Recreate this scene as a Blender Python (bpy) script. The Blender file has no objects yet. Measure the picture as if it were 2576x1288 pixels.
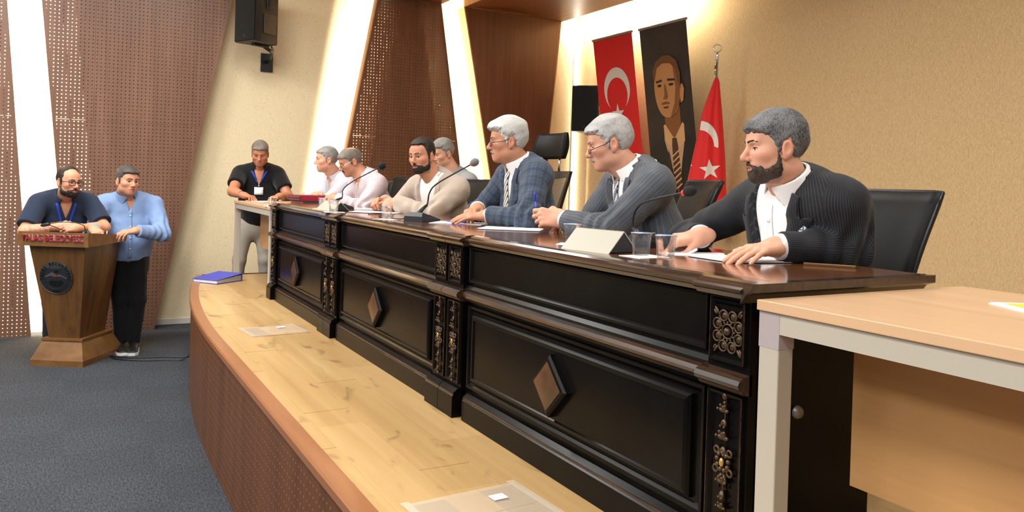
import bpy, bmesh, math, random
import numpy as np
from mathutils import Matrix, Vector
random.seed(7); rng = np.random.default_rng(7)
sc = bpy.context.scene
COL = sc.collection
# ------------------------------------------------------------------ camera
F_PX, CX, CY, YAW, PITCH, ROLL = 1980.0, 1288.0, 475.0, 29.36, -0.45, 1.72
ZS = 0.74                       # stage height above the carpet
ZT = 1.521                      # bench top
_a, _p, _r = map(math.radians, (YAW, PITCH, ROLL))
_fh = Vector((-math.cos(_a), math.sin(_a), 0)); _up = Vector((0, 0, 1))
_fw = _fh * math.cos(_p) + _up * math.sin(_p)
_rt = _fh.cross(_up); _u0 = _rt.cross(_fw)
_R = _rt * math.cos(_r) + _u0 * math.sin(_r); _U = _u0 * math.cos(_r) - _rt * math.sin(_r)
cam = bpy.data.objects.new('camera', bpy.data.cameras.new('camera')); COL.objects.link(cam)
cam.data.sensor_fit = 'HORIZONTAL'; cam.data.sensor_width = 36.0; cam.data.lens = F_PX / 2576 * 36
cam.data.shift_y = (CY - 644) / 2576; cam.data.clip_start = 0.05
cam.matrix_world = Matrix(((_R.x, _U.x, -_fw.x, 0), (_R.y, _U.y, -_fw.y, 0), (_R.z, _U.z, -_fw.z, 1.75), (0, 0, 0, 1)))
sc.camera = cam
# ------------------------------------------------------------------ world, ceiling lamps, exposure
w = bpy.data.worlds.new('world'); sc.world = w; w.use_nodes = True
w.node_tree.nodes['Background'].inputs[0].default_value = (1.0, 0.985, 0.965, 1)
w.node_tree.nodes['Background'].inputs[1].default_value = 0.45
def area(name, loc, size, power, col=(1, 0.98, 0.945), rot=(0, 0, 0)):
    l = bpy.data.lights.new(name, 'AREA'); l.shape = 'RECTANGLE'; l.size, l.size_y = size; l.energy = power * 1.55; l.color = col
    o = bpy.data.objects.new(name, l); o.location = loc; o.rotation_euler = rot; COL.objects.link(o); return o
for i, (x, y, p) in enumerate([(-1.2, -1.3, 80), (-4.2, -1.3, 100), (-7.2, -1.0, 95), (1.5, -1.3, 70), (-1.2, -4.0, 80), (-4.2, -4.0, 90), (-7.2, -4.0, 90), (1.5, -4.0, 70), (-0.8, 2.9, 40), (-3.9, 2.9, 34), (-6.9, 0.9, 60)]):  # last lamp is added fill to brighten the left wall
    area('ceiling_or_fill_lamp', (x, y, 4.46), (1.2, 1.2), p)
sc.view_settings.view_transform = 'Standard'; sc.view_settings.look = 'None'
sc.view_settings.exposure = 0.0; sc.view_settings.gamma = 1.0; sc.view_settings.use_curve_mapping = False
sc.cycles.use_denoising = True
sc.cycles.max_bounces = 8; sc.cycles.transparent_max_bounces = 16; sc.cycles.sample_clamp_indirect = 6.0
# ------------------------------------------------------------------ helpers: materials
def lin(c):
    return tuple(((v / 12.92) if v <= 0.04045 else ((v + 0.055) / 1.055) ** 2.4) for v in (x / 255.0 for x in c)) + (1,)
MATS = {}
class NT:
    def __init__(s, m): s.t = m.node_tree; s.n = s.t.nodes; s.l = s.t.links
    def add(s, t, **kw):
        n = s.n.new(t)
        for k, v in kw.items():
            if k.startswith('i_'): n.inputs[int(k[2:])].default_value = v
            else: setattr(n, k, v)
        return n
    def link(s, a, b): s.l.new(a, b)
    def math(s, op, a, b=None):
        n = s.n.new('ShaderNodeMath'); n.operation = op
        for i, v in enumerate((a, b)):
            if v is None: continue
            if isinstance(v, (int, float)): n.inputs[i].default_value = v
            else: s.l.new(v, n.inputs[i])
        return n.outputs[0]
    def mix(s, fac, a, b, blend='MIX'):
        n = s.n.new('ShaderNodeMix'); n.data_type = 'RGBA'; n.blend_type = blend
        for i, v in ((0, fac), (6, a), (7, b)):
            if hasattr(v, 'is_output'): s.l.new(v, n.inputs[i])
            elif i == 0: n.inputs[0].default_value = v
            else: n.inputs[i].default_value = v
        return n.outputs[2]
    def noise(s, vec, scale, detail=3, rough=0.55, dist=0.0):
        n = s.n.new('ShaderNodeTexNoise'); n.inputs['Scale'].default_value = scale; n.inputs['Detail'].default_value = detail
        n.inputs['Roughness'].default_value = rough; n.inputs['Distortion'].default_value = dist
        if vec is not None: s.l.new(vec, n.inputs['Vector'])
        return n.outputs['Fac']
    def ramp(s, fac, stops):
        n = s.n.new('ShaderNodeValToRGB'); e = n.color_ramp.elements
        while len(e) < len(stops): e.new(0.5)
        for i, (p, c) in enumerate(stops): e[i].position = p; e[i].color = c
        s.l.new(fac, n.inputs[0]); return n.outputs[0]
    def mapping(s, vec, scale=(1, 1, 1), rot=(0, 0, 0)):
        n = s.n.new('ShaderNodeMapping'); n.inputs['Scale'].default_value = scale; n.inputs['Rotation'].default_value = rot
        s.l.new(vec, n.inputs['Vector']); return n.outputs[0]
    def bump(s, h, strength, dist=0.002):
        n = s.n.new('ShaderNodeBump'); n.inputs['Strength'].default_value = strength; n.inputs['Distance'].default_value = dist
        s.l.new(h, n.inputs['Height']); s.l.new(n.outputs[0], s.bsdf.inputs['Normal'])
    def obj(s):
        return s.n.new('ShaderNodeTexCoord').outputs['Object']
    def attr(s, name):
        n = s.n.new('ShaderNodeAttribute'); n.attribute_name = name; return n
def mat(name, col, rough=0.5, metal=0.0, spec=0.5, coat=0.0, sheen=0.0, trans=0.0, ior=1.45, emit=None, estr=0.0):
    m = bpy.data.materials.new(name); m.use_nodes = True
    t = NT(m); t.m = m; t.bsdf = t.n['Principled BSDF']; b = t.bsdf.inputs
    b['Base Color'].default_value = lin(col) if len(col) == 3 else col
    b['Roughness'].default_value = rough; b['Metallic'].default_value = metal; b['Specular IOR Level'].default_value = spec
    b['Coat Weight'].default_value = coat; b['Coat Roughness'].default_value = 0.08; b['Sheen Weight'].default_value = sheen
    b['Transmission Weight'].default_value = trans; b['IOR'].default_value = ior
    if emit: b['Emission Color'].default_value = lin(emit); b['Emission Strength'].default_value = estr
    MATS[name] = m; return t
def wood(name, dark, light, axis, rough=0.4, coat=0.0, freq=18.0, contrast=(0.3, 0.72), spec=0.4, knots=0.0):
    """wood grain running along axis (0,1,2)"""
    t = mat(name, light, rough, spec=spec, coat=coat)
    sca = [freq] * 3; sca[axis] = freq * 0.045
    v = t.mapping(t.obj(), tuple(sca))
    a = t.noise(v, 1.0, 5, 0.6, 0.6)
    sc2 = [2.2] * 3; sc2[axis] = 0.5
    b = t.noise(t.mapping(t.obj(), tuple(sc2)), 1.0, 2, 0.5, 0.4)
    f = t.math('ADD', t.math('MULTIPLY', a, 0.65), t.math('MULTIPLY', b, 0.35))
    c = t.ramp(f, [(contrast[0], lin(dark)), (contrast[1], lin(light))])
    if knots:
        k = t.noise(t.mapping(t.obj(), (3.1, 6.5, 3.1)), 1.3, 2, 0.5, 0.9)
        c = t.mix(t.ramp(k, [(0.62, (0, 0, 0, 1)), (0.74, (knots, knots, knots, 1))]), c, lin(tuple(x * 0.72 for x in dark)))
    t.link(c, t.bsdf.inputs['Base Color']); t.bump(a, 0.08, 0.001); t.col = c
    return t
def holes(t, ax1, ax2, pitch, radius, through, hole=(20, 14, 10)):
    sep = t.add('ShaderNodeSeparateXYZ'); t.link(t.obj(), sep.inputs[0])
    d = []
    for ax in (ax1, ax2):
        f = t.math('SUBTRACT', t.math('FRACT', t.math('DIVIDE', sep.outputs[ax], pitch)), 0.5)
        d.append(t.math('POWER', f, 2.0))
    r = t.math('SQRT', t.math('ADD', d[0], d[1]))
    h = t.math('LESS_THAN', r, radius / pitch)
    if through:
        tr = t.add('ShaderNodeBsdfTransparent'); mx = t.add('ShaderNodeMixShader')
        t.link(h, mx.inputs[0]); t.link(t.bsdf.outputs[0], mx.inputs[1]); t.link(tr.outputs[0], mx.inputs[2])
        t.link(mx.outputs[0], t.n['Material Output'].inputs['Surface'])
    else:
        t.link(t.mix(h, t.col, lin(hole)), t.bsdf.inputs['Base Color'])
# ------------------------------------------------------------------ helpers: meshes
def tag(o, label=None, cat=None, group=None, kind=None):
    if label: o['label'] = label
    if cat: o['category'] = cat
    if group: o['group'] = group
    if kind: o['kind'] = kind
    return o
def empty(name, loc, label=None, cat=None, group=None):
    o = bpy.data.objects.new(name, None); o.location = loc; o.empty_display_size = 0.1; COL.objects.link(o)
    return tag(o, label, cat, group)
def link_mesh(name, me, m, parent=None, org=None):
    o = bpy.data.objects.new(name, me); COL.objects.link(o)
    if m is not None and not me.materials: me.materials.append(MATS[m] if isinstance(m, str) else m)
    if parent is not None: o.parent = parent
    if org is not None: o.location = org
    return o
def worldloc(o):
    v = Vector((0, 0, 0))
    while o is not None: v = v + o.location; o = o.parent
    return v
class MB:
    """collects shapes given in world coordinates"""
    def __init__(s): s.v = []; s.f = []; s.sm = []
    def raw(s, vs, fs, smooth=False):
        b = len(s.v); s.v += [tuple(map(float, p)) for p in vs]; s.f += [tuple(b + i for i in f) for f in fs]; s.sm += [smooth] * len(fs); return s
    def box(s, x0, x1, y0, y1, z0, z1, bev=0.0):
        x0, x1 = min(x0, x1), max(x0, x1); y0, y1 = min(y0, y1), max(y0, y1); z0, z1 = min(z0, z1), max(z0, z1)
        if bev <= 0:
            vs = [(x, y, z) for z in (z0, z1) for x, y in ((x0, y0), (x1, y0), (x1, y1), (x0, y1))]
            return s.raw(vs, [(3, 2, 1, 0), (4, 5, 6, 7), (0, 1, 5, 4), (1, 2, 6, 5), (2, 3, 7, 6), (3, 0, 4, 7)])
        bm = bmesh.new(); bmesh.ops.create_cube(bm, size=1)
        for q in bm.verts: q.co = Vector(((x0 + x1) / 2 + q.co.x * (x1 - x0), (y0 + y1) / 2 + q.co.y * (y1 - y0), (z0 + z1) / 2 + q.co.z * (z1 - z0)))
        bmesh.ops.bevel(bm, geom=bm.edges[:], offset=bev, segments=2, affect='EDGES', profile=0.5)
        s.bm(bm); return s
    def bm(s, bm, smooth=False, M=None):
        bm.verts.ensure_lookup_table(); bm.verts.index_update()
        s.raw([(M @ q.co) if M else q.co for q in bm.verts], [[q.index for q in f.verts] for f in bm.faces], smooth); bm.free(); return s
    def obox(s, c, ax, ay, az, hx, hy, hz, bev=0.0):
        """oriented box: centre, three axes, half sizes"""
        t = MB(); t.box(-hx, hx, -hy, hy, -hz, hz, bev)
        c, ax, ay, az = map(Vector, (c, ax, ay, az))
        return s.raw([c + ax * p[0] + ay * p[1] + az * p[2] for p in t.v], t.f)
    def prism(s, poly, off):
        """poly: 3-d points (planar), extruded by off"""
        n = len(poly); o = Vector(off); P = [Vector(p) for p in poly]
        return s.raw(P + [p + o for p in P], [tuple(range(n))[::-1], tuple(range(n, 2 * n))] + [(i, (i + 1) % n, n + (i + 1) % n, n + i) for i in range(n)])
    def extrude_x(s, prof, x0, x1):
        """prof: (y,z) polygon extruded along x"""
        return s.prism([(x0, y, z) for y, z in prof], (x1 - x0, 0, 0))
    def loft(s, rings, cap=True, smooth=False, closed=True):
        n = len(rings[0]); vs = [p for r in rings for p in r]; fs = []
        for i in range(len(rings) - 1):
            for j in range(n if closed else n - 1):
                k = (j + 1) % n; fs.append((i * n + j, i * n + k, (i + 1) * n + k, (i + 1) * n + j))
        if cap and closed: fs += [tuple(range(n))[::-1], tuple(range((len(rings) - 1) * n, len(rings) * n))]
        return s.raw(vs, fs, smooth)
    def tube(s, pts, r, n=8, cap=True, ref=(0, 0, 1)):
        P = [Vector(p) for p in pts]; R = r if isinstance(r, (list, tuple)) else [r] * len(P); rings = []
        up = Vector(ref)
        for i, p in enumerate(P):
            d = (P[min(i + 1, len(P) - 1)] - P[max(i - 1, 0)]).normalized()
            a = d.cross(up)
            if a.length < 1e-3: a = d.cross(Vector((1, 0, 0.3)))
            a.normalize(); b = d.cross(a)
            rings.append([p + (a * math.cos(t) + b * math.sin(t)) * R[i] for t in (2 * math.pi * k / n for k in range(n))])
        return s.loft(rings, cap, True)
    def lathe(s, prof, c, n=24, ax=(1, 0, 0), ay=(0, 1, 0), az=(0, 0, 1), smooth=True):
        c, ax, ay, az = map(Vector, (c, ax, ay, az))
        rings = [[c + (ax * math.cos(t) + ay * math.sin(t)) * max(r, 1e-5) + az * h for t in (2 * math.pi * k / n for k in range(n))] for r, h in prof]
        return s.loft(rings, True, smooth)
    def ell(s, c, r, n=10, m=7, ax=None):
        c = Vector(c); A = [Vector(a) for a in (ax or ((1, 0, 0), (0, 1, 0), (0, 0, 1)))]
        rings = []
        for i in range(m + 1):
            th = math.pi * i / m; q = max(math.sin(th), 1e-3)
            rings.append([c + A[0] * (r[0] * q * math.cos(t)) + A[1] * (r[1] * q * math.sin(t)) - A[2] * (r[2] * math.cos(th)) for t in (2 * math.pi * k / n for k in range(n))])
        return s.loft(rings, True, True)
    def torus(s, c, R, r, ax, ay, n=16, m=6, sx=1.0, sy=1.0):
        c, ax, ay = map(Vector, (c, ax, ay)); az = ax.cross(ay); rings = []
        for i in range(n + 1):
            t = 2 * math.pi * i / n; d = ax * (math.cos(t) * sx) + ay * (math.sin(t) * sy); dn = d.normalized()
            rings.append([c + d * R + (dn * math.cos(q) + az * math.sin(q)) * r for q in (2 * math.pi * k / m for k in range(m))])
        return s.loft(rings, False, True)
    def mesh(s, name, org=(0, 0, 0)):
        me = bpy.data.meshes.new(name); ox, oy, oz = org
        me.from_pydata([(x - ox, y - oy, z - oz) for x, y, z in s.v], [], s.f); me.update()
        me.polygons.foreach_set('use_smooth', np.array(s.sm, dtype=bool))
        bm = bmesh.new(); bm.from_mesh(me); bmesh.ops.recalc_face_normals(bm, faces=bm.faces[:]); bm.to_mesh(me); bm.free()
        return me
    def build(s, name, m, parent=None, org=None):
        o0 = worldloc(parent) if parent is not None else Vector(org or (0, 0, 0))
        me = s.mesh(name, o0)
        return link_mesh(name, me, m, parent, None if parent is not None else o0)
def text_mesh(body, size, extrude=0.0, align='CENTER', offset=0.0, spacing=1.0):
    cu = bpy.data.curves.new('txt', 'FONT'); cu.body = body; cu.size = size; cu.extrude = extrude; cu.align_x = align; cu.align_y = 'CENTER'; cu.offset = offset; cu.space_character = spacing
    o = bpy.data.objects.new('txt', cu); COL.objects.link(o); bpy.context.view_layer.update()
    me = bpy.data.meshes.new_from_object(o.evaluated_get(bpy.context.evaluated_depsgraph_get()))
    bpy.data.objects.remove(o); bpy.data.curves.remove(cu)
    return me
def copy_tree(o, parent=None):
    c = o.copy(); COL.objects.link(c); c.parent = parent
    for ch in list(o.children): copy_tree(ch, c)
    return c
def smoothcurve(P, n=8):
    """Catmull-Rom through points"""
    P = [Vector(p) for p in P]; Q = [P[0] * 2 - P[1]] + P + [P[-1] * 2 - P[-2]]; out = []
    for i in range(1, len(Q) - 2):
        for k in range(n):
            t = k / n; a, b, c, d = Q[i - 1], Q[i], Q[i + 1], Q[i + 2]
            out.append(0.5 * ((2 * b) + (c - a) * t + (2 * a - 5 * b + 4 * c - d) * t * t + (3 * b - a - 3 * c + d) * t ** 3))
    return out + [P[-1]]
# ================================================================== materials of the room
t = wood('panel_wood', (92, 57, 37), (130, 88, 62), 2, 0.38, freq=14, contrast=(0.25, 0.8)); holes(t, 1, 2, 0.040, 0.0052, True)
t = wood('panel_wood_cool_lit', (98, 68, 52), (136, 101, 82), 2, 0.38, freq=14, contrast=(0.25, 0.8)); holes(t, 1, 2, 0.040, 0.0052, True)  # same wood; cooler light on the left panels put into a greyer colour
wood('panel_solid', (92, 57, 37), (130, 88, 62), 2, 0.38, freq=14, contrast=(0.25, 0.8)); wood('panel_solid_cool_lit', (98, 68, 52), (136, 101, 82), 2, 0.38, freq=14, contrast=(0.25, 0.8))
wood('panel_edge_wood', (190, 140, 92), (222, 176, 124), 2, 0.45, freq=14)
t = wood('soffit_wood', (104, 62, 36), (146, 94, 60), 0, 0.4, freq=12, contrast=(0.25, 0.8)); holes(t, 0, 1, 0.045, 0.0045, False)
t = wood('riser_wood', (76, 44, 25), (108, 66, 40), 2, 0.4, freq=12); 
holes(t, 0, 2, 0.042, 0.0045, False, (140, 104, 72))  # reflected light in the riser holes put into their tan colour
wood('trim_wood', (124, 78, 48), (160, 106, 68), 0, 0.35, freq=9, coat=0.2)
for i in range(4):
    k = (0.0, 7, -8, 3)[i]
    t = wood('laminate_%d' % i, (156 + k, 120 + k, 74 + k), (202 + k, 169 + k, 117 + k), 0, 0.30, freq=11, contrast=(0.2, 0.8), knots=0.55, spec=0.45)
def wallpaper(name, base, vein, scale, amount):
    t = mat(name, base, 0.75, spec=0.25)
    a = t.noise(t.mapping(t.obj(), (1, 1, 0.62)), scale, 2, 0.5, 3.5)
    v = t.math('ABSOLUTE', t.math('SUBTRACT', a, 0.5))
    line = t.ramp(v, [(0.0, (1, 1, 1, 1)), (0.020, (0, 0, 0, 1))])
    big = t.noise(t.obj(), 1.7, 3)
    c = t.mix(t.math('MULTIPLY', line, amount), lin(base), lin(vein))
    c = t.mix(t.math('MULTIPLY', big, 0.25), c, lin(tuple(int(x * 0.93) for x in base)))
    t.link(c, t.bsdf.inputs['Base Color']); t.bump(line, 0.25, 0.0015)
    return t
wallpaper('wallpaper_left', (244, 228, 190), (196, 166, 116), 15.0, 0.6)
t = mat('wallpaper_back', (206, 174, 122), 0.8, spec=0.2)
n1 = t.noise(t.mapping(t.obj(), (60, 60, 160)), 1.0, 3, 0.7); n2 = t.noise(t.mapping(t.obj(), (150, 150, 40)), 1.0, 3, 0.7)
nn = t.math('ADD', t.math('MULTIPLY', n1, 0.5), t.math('MULTIPLY', n2, 0.5))
t.link(t.ramp(nn, [(0.36, lin((196, 164, 118))), (0.64, lin((228, 204, 160)))]), t.bsdf.inputs['Base Color']); t.bump(nn, 0.3, 0.001)
t = mat('carpet', (66, 69, 74), 0.95, spec=0.1)
c1 = t.noise(t.mapping(t.obj(), (28, 90, 1)), 1.0, 3, 0.8); c2 = t.noise(t.mapping(t.obj(), (120, 140, 1)), 1.0, 2, 0.8)
chk = t.add('ShaderNodeTexChecker'); chk.inputs['Scale'].default_value = 2.0; t.link(t.obj(), chk.inputs['Vector'])
cc = t.ramp(t.math('ADD', t.math('MULTIPLY', c1, 0.5), t.math('MULTIPLY', c2, 0.5)), [(0.38, lin((32, 35, 40))), (0.62, lin((80, 83, 88)))])
t.link(t.mix(t.math('MULTIPLY', chk.outputs['Fac'], 0.14), cc, lin((46, 48, 52))), t.bsdf.inputs['Base Color']); t.bump(c2, 0.6, 0.004)
mat('ceiling_white', (236, 232, 224), 0.85, spec=0.2)
mat('skirting_white', (214, 212, 206), 0.4)
mat('stage_dark', (58, 32, 20), 0.6)
mat('led_white', (255, 250, 240), 0.5, emit=(255, 240, 214), estr=700.0)
mat('led_line', (255, 252, 246), 0.5, emit=(255, 248, 234), estr=16.0)
# ================================================================== shell
XW, XP, YB = -9.80, -9.54, 6.55          # left wall, face of its wood panels, back wall
def struct(mb, name, m):
    o = mb.build(name, m); o['kind'] = 'structure'; return o
struct(MB().box(-12, 6, -9, 9, -0.12, 0.0), 'floor', 'carpet')
struct(MB().box(XW - 0.15, XW, -9, YB + 0.15, 0, 4.75), 'wall_left', 'wallpaper_left')
struct(MB().box(XW, 6, YB, YB + 0.15, 0, 4.75), 'wall_back', 'wallpaper_back')
struct(MB().box(XW - 0.15, 6, -9, YB + 0.15, 4.6, 4.75), 'ceiling', 'ceiling_white')
b = MB(); b.box(XW, XW + 0.014, 0.86, 3.2, 0, 0.07, 0.004); struct(b, 'baseboard_left', 'skirting_white')
# ------------------------------------------------------------------ slanted perforated panels
def clip(poly, a, b, c):
    """keep a*y+b*z<=c of a (y,z) polygon"""
    out = []
    for i in range(len(poly)):
        p, q = poly[i], poly[(i + 1) % len(poly)]
        dp, dq = a * p[0] + b * p[1] - c, a * q[0] + b * q[1] - c
        if dp <= 0: out.append(p)
        if dp * dq < 0:
            s = dp / (dp - dq); out.append((p[0] + (q[0] - p[0]) * s, p[1] + (q[1] - p[1]) * s))
    return out
ZF = 4.08
def yl(y0, z0, y1, z1): return lambda z: y0 + (y1 - y0) * (z - z0) / (z1 - z0)
P = [  # name, left edge, right edge, top z, split z, vertical splits above/below, label, side boards
    ('a', yl(-0.592, 3.45, -0.31, 0), yl(-2.2, 4.1, -2.9, 0), True, 4.5, [(2.28, [-1.55], [-1.2])]),
    ('b', yl(-0.291, 3.5, 0.05, 0), yl(1.594, 3.76, 0.859, 0), False, 4.5, [(2.28, [0.21, 1.20], [0.64])]),
    ('c', yl(3.34, 4.0, 2.977, 1.98), yl(4.213, 4.1, 4.614, 1.62), False, ZF, [(2.28, [], [])]),
    ('d', yl(4.563, 4.09, 5.067, 1.63), yl(6.082, 4.06, 5.917, 2.10), False, ZF, [(2.28, [], [])]),
]
labels = {'a': 'brown perforated wood wall panel at the far left beyond the bright slit', 'b': 'wide brown perforated wood wall panel behind the lectern',
          'c': 'slanted brown perforated wood panel widening downward left of the bright gap', 'd': 'slanted brown perforated wood panel narrowing downward beside the glowing back corner'}
for key, le, re, flip, ztop, splits in P:
    root = empty('wood_wall_panel', (XP, min(le(0), re(0)), 0), labels[key], 'wall panel', 'perforated wood wall panels')
    zb = 0.0 if key in 'ab' else 0.3
    poly = [(le(zb), zb), (re(zb), zb), (re(ztop), ztop), (le(ztop), ztop)]
    zs, up, lo = splits[0]; g = 0.0009
    for (half, cuts) in ((clip(poly, 0, -1, -(zs + g)), up), (clip(poly, 0, 1, zs - g), lo)):
        ys = [-99] + sorted(cuts) + [99]
        for k in range(len(ys) - 1):
            q = clip(clip(half, -1, 0, -(ys[k] + g)), 1, 0, ys[k + 1] - g)
            if len(q) >= 3: MB().prism([(XP - 0.018, y, z) for y, z in q], (0.018, 0, 0)).build('board', 'panel_wood_cool_lit' if key in 'ab' else 'panel_wood', root)
    sg = 1 if le(1.0) < re(1.0) else -1
    for f, d_ in ((le, 0.036 * sg), (re, -0.036 * sg)):       # unperforated margin
        MB().prism([(XP, f(zb), zb), (XP, f(zb) + d_, zb), (XP, f(ztop) + d_, ztop), (XP, f(ztop), ztop)], (0.0016, 0, 0)).build('edge_strip', 'panel_solid_cool_lit' if key in 'ab' else 'panel_solid', root)
    # standoff returns
    def side(f, depth, m='panel_edge_wood', inset=0.0):
        a, bz = f(zb), f(ztop)
        MB().prism([(XP - depth, a + inset, zb), (XP, a + inset, zb), (XP, bz + inset, ztop), (XP - depth, bz + inset, ztop)], (0, 0.016, 0)).build('side_board', m, root)
    # unseen boards added in the cavity to block the led light
    for f, dy in {'a': [(le, -0.33)], 'b': [(le, 0.31)], 'c': [(le, 0.34), (re, -0.30)], 'd': [(le, 0.30)]}[key]:
        a_, b_ = f(zb) + dy, f(ztop) + dy; MB().prism([(XW + 0.001, a_, zb), (XP - 0.019, a_, zb), (XP - 0.019, b_, ztop), (XW + 0.001, b_, ztop)], (0, 0.02, 0)).build('light_block', 'stage_dark', root)
    if key == 'b': side(re, 0.245, 'stage_dark', -0.02)
    if key == 'c': side(le, 0.10, inset=-0.016)
    if key == 'd': side(le, 0.20, inset=-0.016); side(re, 0.245, inset=-0.0)
def led(y0, z0, y1, z1, x=XP - 0.03, label=''):
    """an LED bar mounted on the back of a panel, facing the wall"""
    d = Vector((0, y1 - y0, z1 - z0)); L = d.length; d.normalize(); c = Vector((x, (y0 + y1) / 2, (z0 + z1) / 2))
    n = Vector((1, 0, 0)); s = n.cross(d)
    root = empty('led_strip', (x, y0, z0), label, 'led strip', 'led strips behind the wall panels')
    b = MB().obox(c + n * 0.006, n, s, d, 0.004, 0.012, L / 2); b.build('channel', 'ceiling_white', root)
    MB().obox(c - n * 0.002, n, s, d, 0.003, 0.009, L / 2).build('diffuser', 'led_white', root)
led(-0.72, 4.4, -0.46, 0.1, label='led strip behind the panel at the far left edge')
led(-0.17, 4.4, 0.17, 0.1, label='led strip behind the left edge of the lectern panel')
led(3.54, 4.0, 2.84, 0.5, label='led strip behind the left edge of the middle slanted panel')
led(4.06, 4.0, 4.62, 0.5, label='led strip behind the right edge of the middle slanted panel')
led(4.74, 4.0, 5.44, 0.5, label='led strip behind the left edge of the corner panel')
r = empty('led_strip', (-9.775, 6.50, ZS), 'thin white vertical led line glowing in the back corner', 'led strip')
MB().box(-9.80, -9.775, 6.492, 6.55, ZS, 4.1).build('channel', 'ceiling_white', r)
MB().box(-9.775, -9.76, 6.495, 6.545, ZS, 4.1, 0.003).build('diffuser', 'led_line', r)
# ------------------------------------------------------------------ soffit ribs running on from the panels
for (ya, yb, x1, lb) in ((4.56, 6.10, -4.6, 'brown wood ceiling rib along the back wall'), (3.33, 4.22, -4.6, 'brown wood ceiling rib above the middle slanted panel')):
    root = empty('ceiling_rib', (XP, ya, ZF), lb, 'ceiling rib', 'wood ceiling ribs')
    MB().box(XP - 0.02, x1, ya, yb, ZF, ZF + 0.02).build('underside_board', 'soffit_wood', root)
    MB().box(XP - 0.02, x1, ya - 0.014, ya, ZF - 0.0, ZF + 0.14).build('side_board', 'panel_edge_wood', root)
    MB().box(XP - 0.02, x1, yb, yb + 0.014, ZF - 0.0, ZF + 0.14).build('side_board', 'panel_edge_wood', root)
r = empty('led_strip', (-9.5, 6.14, ZF + 0.16), 'led cove strip lying on the ceiling rib by the back wall', 'led strip')
MB().box(-9.5, -7.2, 6.06, 6.10, ZF + 0.14, ZF + 0.155).build('channel', 'ceiling_white', r)
MB().obox((-8.35, 6.10, ZF + 0.165), (1, 0, 0), (0, 0.8, 0.6), (0, -0.6, 0.8), 1.15, 0.012, 0.006).build('diffuser', 'led_white', r)
# ------------------------------------------------------------------ stage
def yf(x): return 0.78 + (0.031 * (x + 5.0) ** 2 if x < -5.0 else 0.0)
XE = -8.33
xs = [3.0, 1.0, -1.0, -3.0, -5.0] + [-5.0 - 0.22 * k for k in range(1, 16)]
xs = [x for x in xs if x > XE] + [XE]
front = [(x, yf(x)) for x in xs]
st = empty('stage', (-4, 3, 0)); st['kind'] = 'structure'
b = MB()
poly = [(x, y + 0.02) for x, y in front] + [(XE, YB), (3.0, YB)]
n = len(poly)
b.raw([(x, y, 0.70) for x, y in poly] + [(x, y, ZS - 0.0012) for x, y in poly], [tuple(range(n))[::-1], tuple(range(n, 2 * n))] + [(i, (i + 1) % n, n + (i + 1) % n, n + i) for i in range(n)])
b.build('deck', 'laminate_0', st)
b = MB(); b.loft([[(x, y, 0.0), (x, y, ZS - 0.03), (x, y + 0.02, ZS - 0.03), (x, y + 0.02, 0.0)] for x, y in front]); b.build('riser', 'riser_wood', st)
b = MB(); b.box(XE, XE + 0.02, yf(XE), YB, 0, ZS - 0.006); b.build('end_riser', 'riser_wood', st)
def off(i, d):
    a, c = Vector(front[max(i - 1, 0)]), Vector(front[min(i + 1, len(front) - 1)]); tt = (c - a).normalized(); nn = Vector((tt.y, -tt.x))
    if nn.y < 0: nn = -nn
    return Vector(front[i]) + nn * d
b = MB(); rings = []
for i in range(len(front)):
    o_, i_ = off(i, -0.012), off(i, 0.058)
    rings.append([(o_.x, o_.y, ZS - 0.035), (o_.x, o_.y, ZS - 0.006), (o_.x * 0.9 + i_.x * 0.1, o_.y * 0.9 + i_.y * 0.1, ZS + 0.003), (i_.x, i_.y, ZS + 0.003), (i_.x, i_.y, ZS - 0.035)])
b.loft(rings); b.build('edge_trim', 'trim_wood', st)
MB().box(XE - 0.01, XE + 0.045, yf(XE) + 0.05, YB, ZS - 0.03, ZS + 0.003).build('end_trim', 'stage_dark', st)
# laminate planks
row = 0; y = 0.70
def clipx(poly, a, b, c): return clip(poly, a, b, c)
while y < 2.9:
    y2 = y + 0.192; x = 1.2 - (row * 0.47) % 1.29
    while x > XE:
        x2 = x - 1.285
        g = 0.0003
        q = [(x2 + g, y + g), (x - g, y + g), (x - g, y2 - g), (x2 + g, y2 - g)]
        q = clip(q, -1, 0, -(XE + 0.046))
        if y < 1.2 and len(q) > 2:       # follow the curved edge
            qq = []
            xsamp = sorted({max(q[0][0], x2), min(x, 1.2)} | {x2 + 1.285 * k / 6 for k in range(7)})
            lo = [(xx, max(y + g, yf(xx) + 0.058)) for xx in xsamp if q[0][0] - 1e-6 <= xx <= q[1][0] + 1e-6]
            hi = [(xx, y2 - g) for xx, yy in lo if yy < y2 - g][::-1]; lo = [(xx, yy) for xx, yy in lo if yy < y2 - g]
            q = lo + hi if len(lo) > 1 else []
        if len(q) > 2:
            MB().prism([(px, py, ZS - 0.0012) for px, py in q], (0, 0, 0.0012)).build('plank', 'laminate_%d' % random.randrange(4), st)
        x = x2
    y = y2; row += 1
# step beside the stage
tb = MB(); tb.box(-9.3, XE - 0.02, 1.25, 2.6, 0, 0.36, 0.01); o = tb.build('stage_step', 'stage_dark'); o['kind'] = 'structure'
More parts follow.
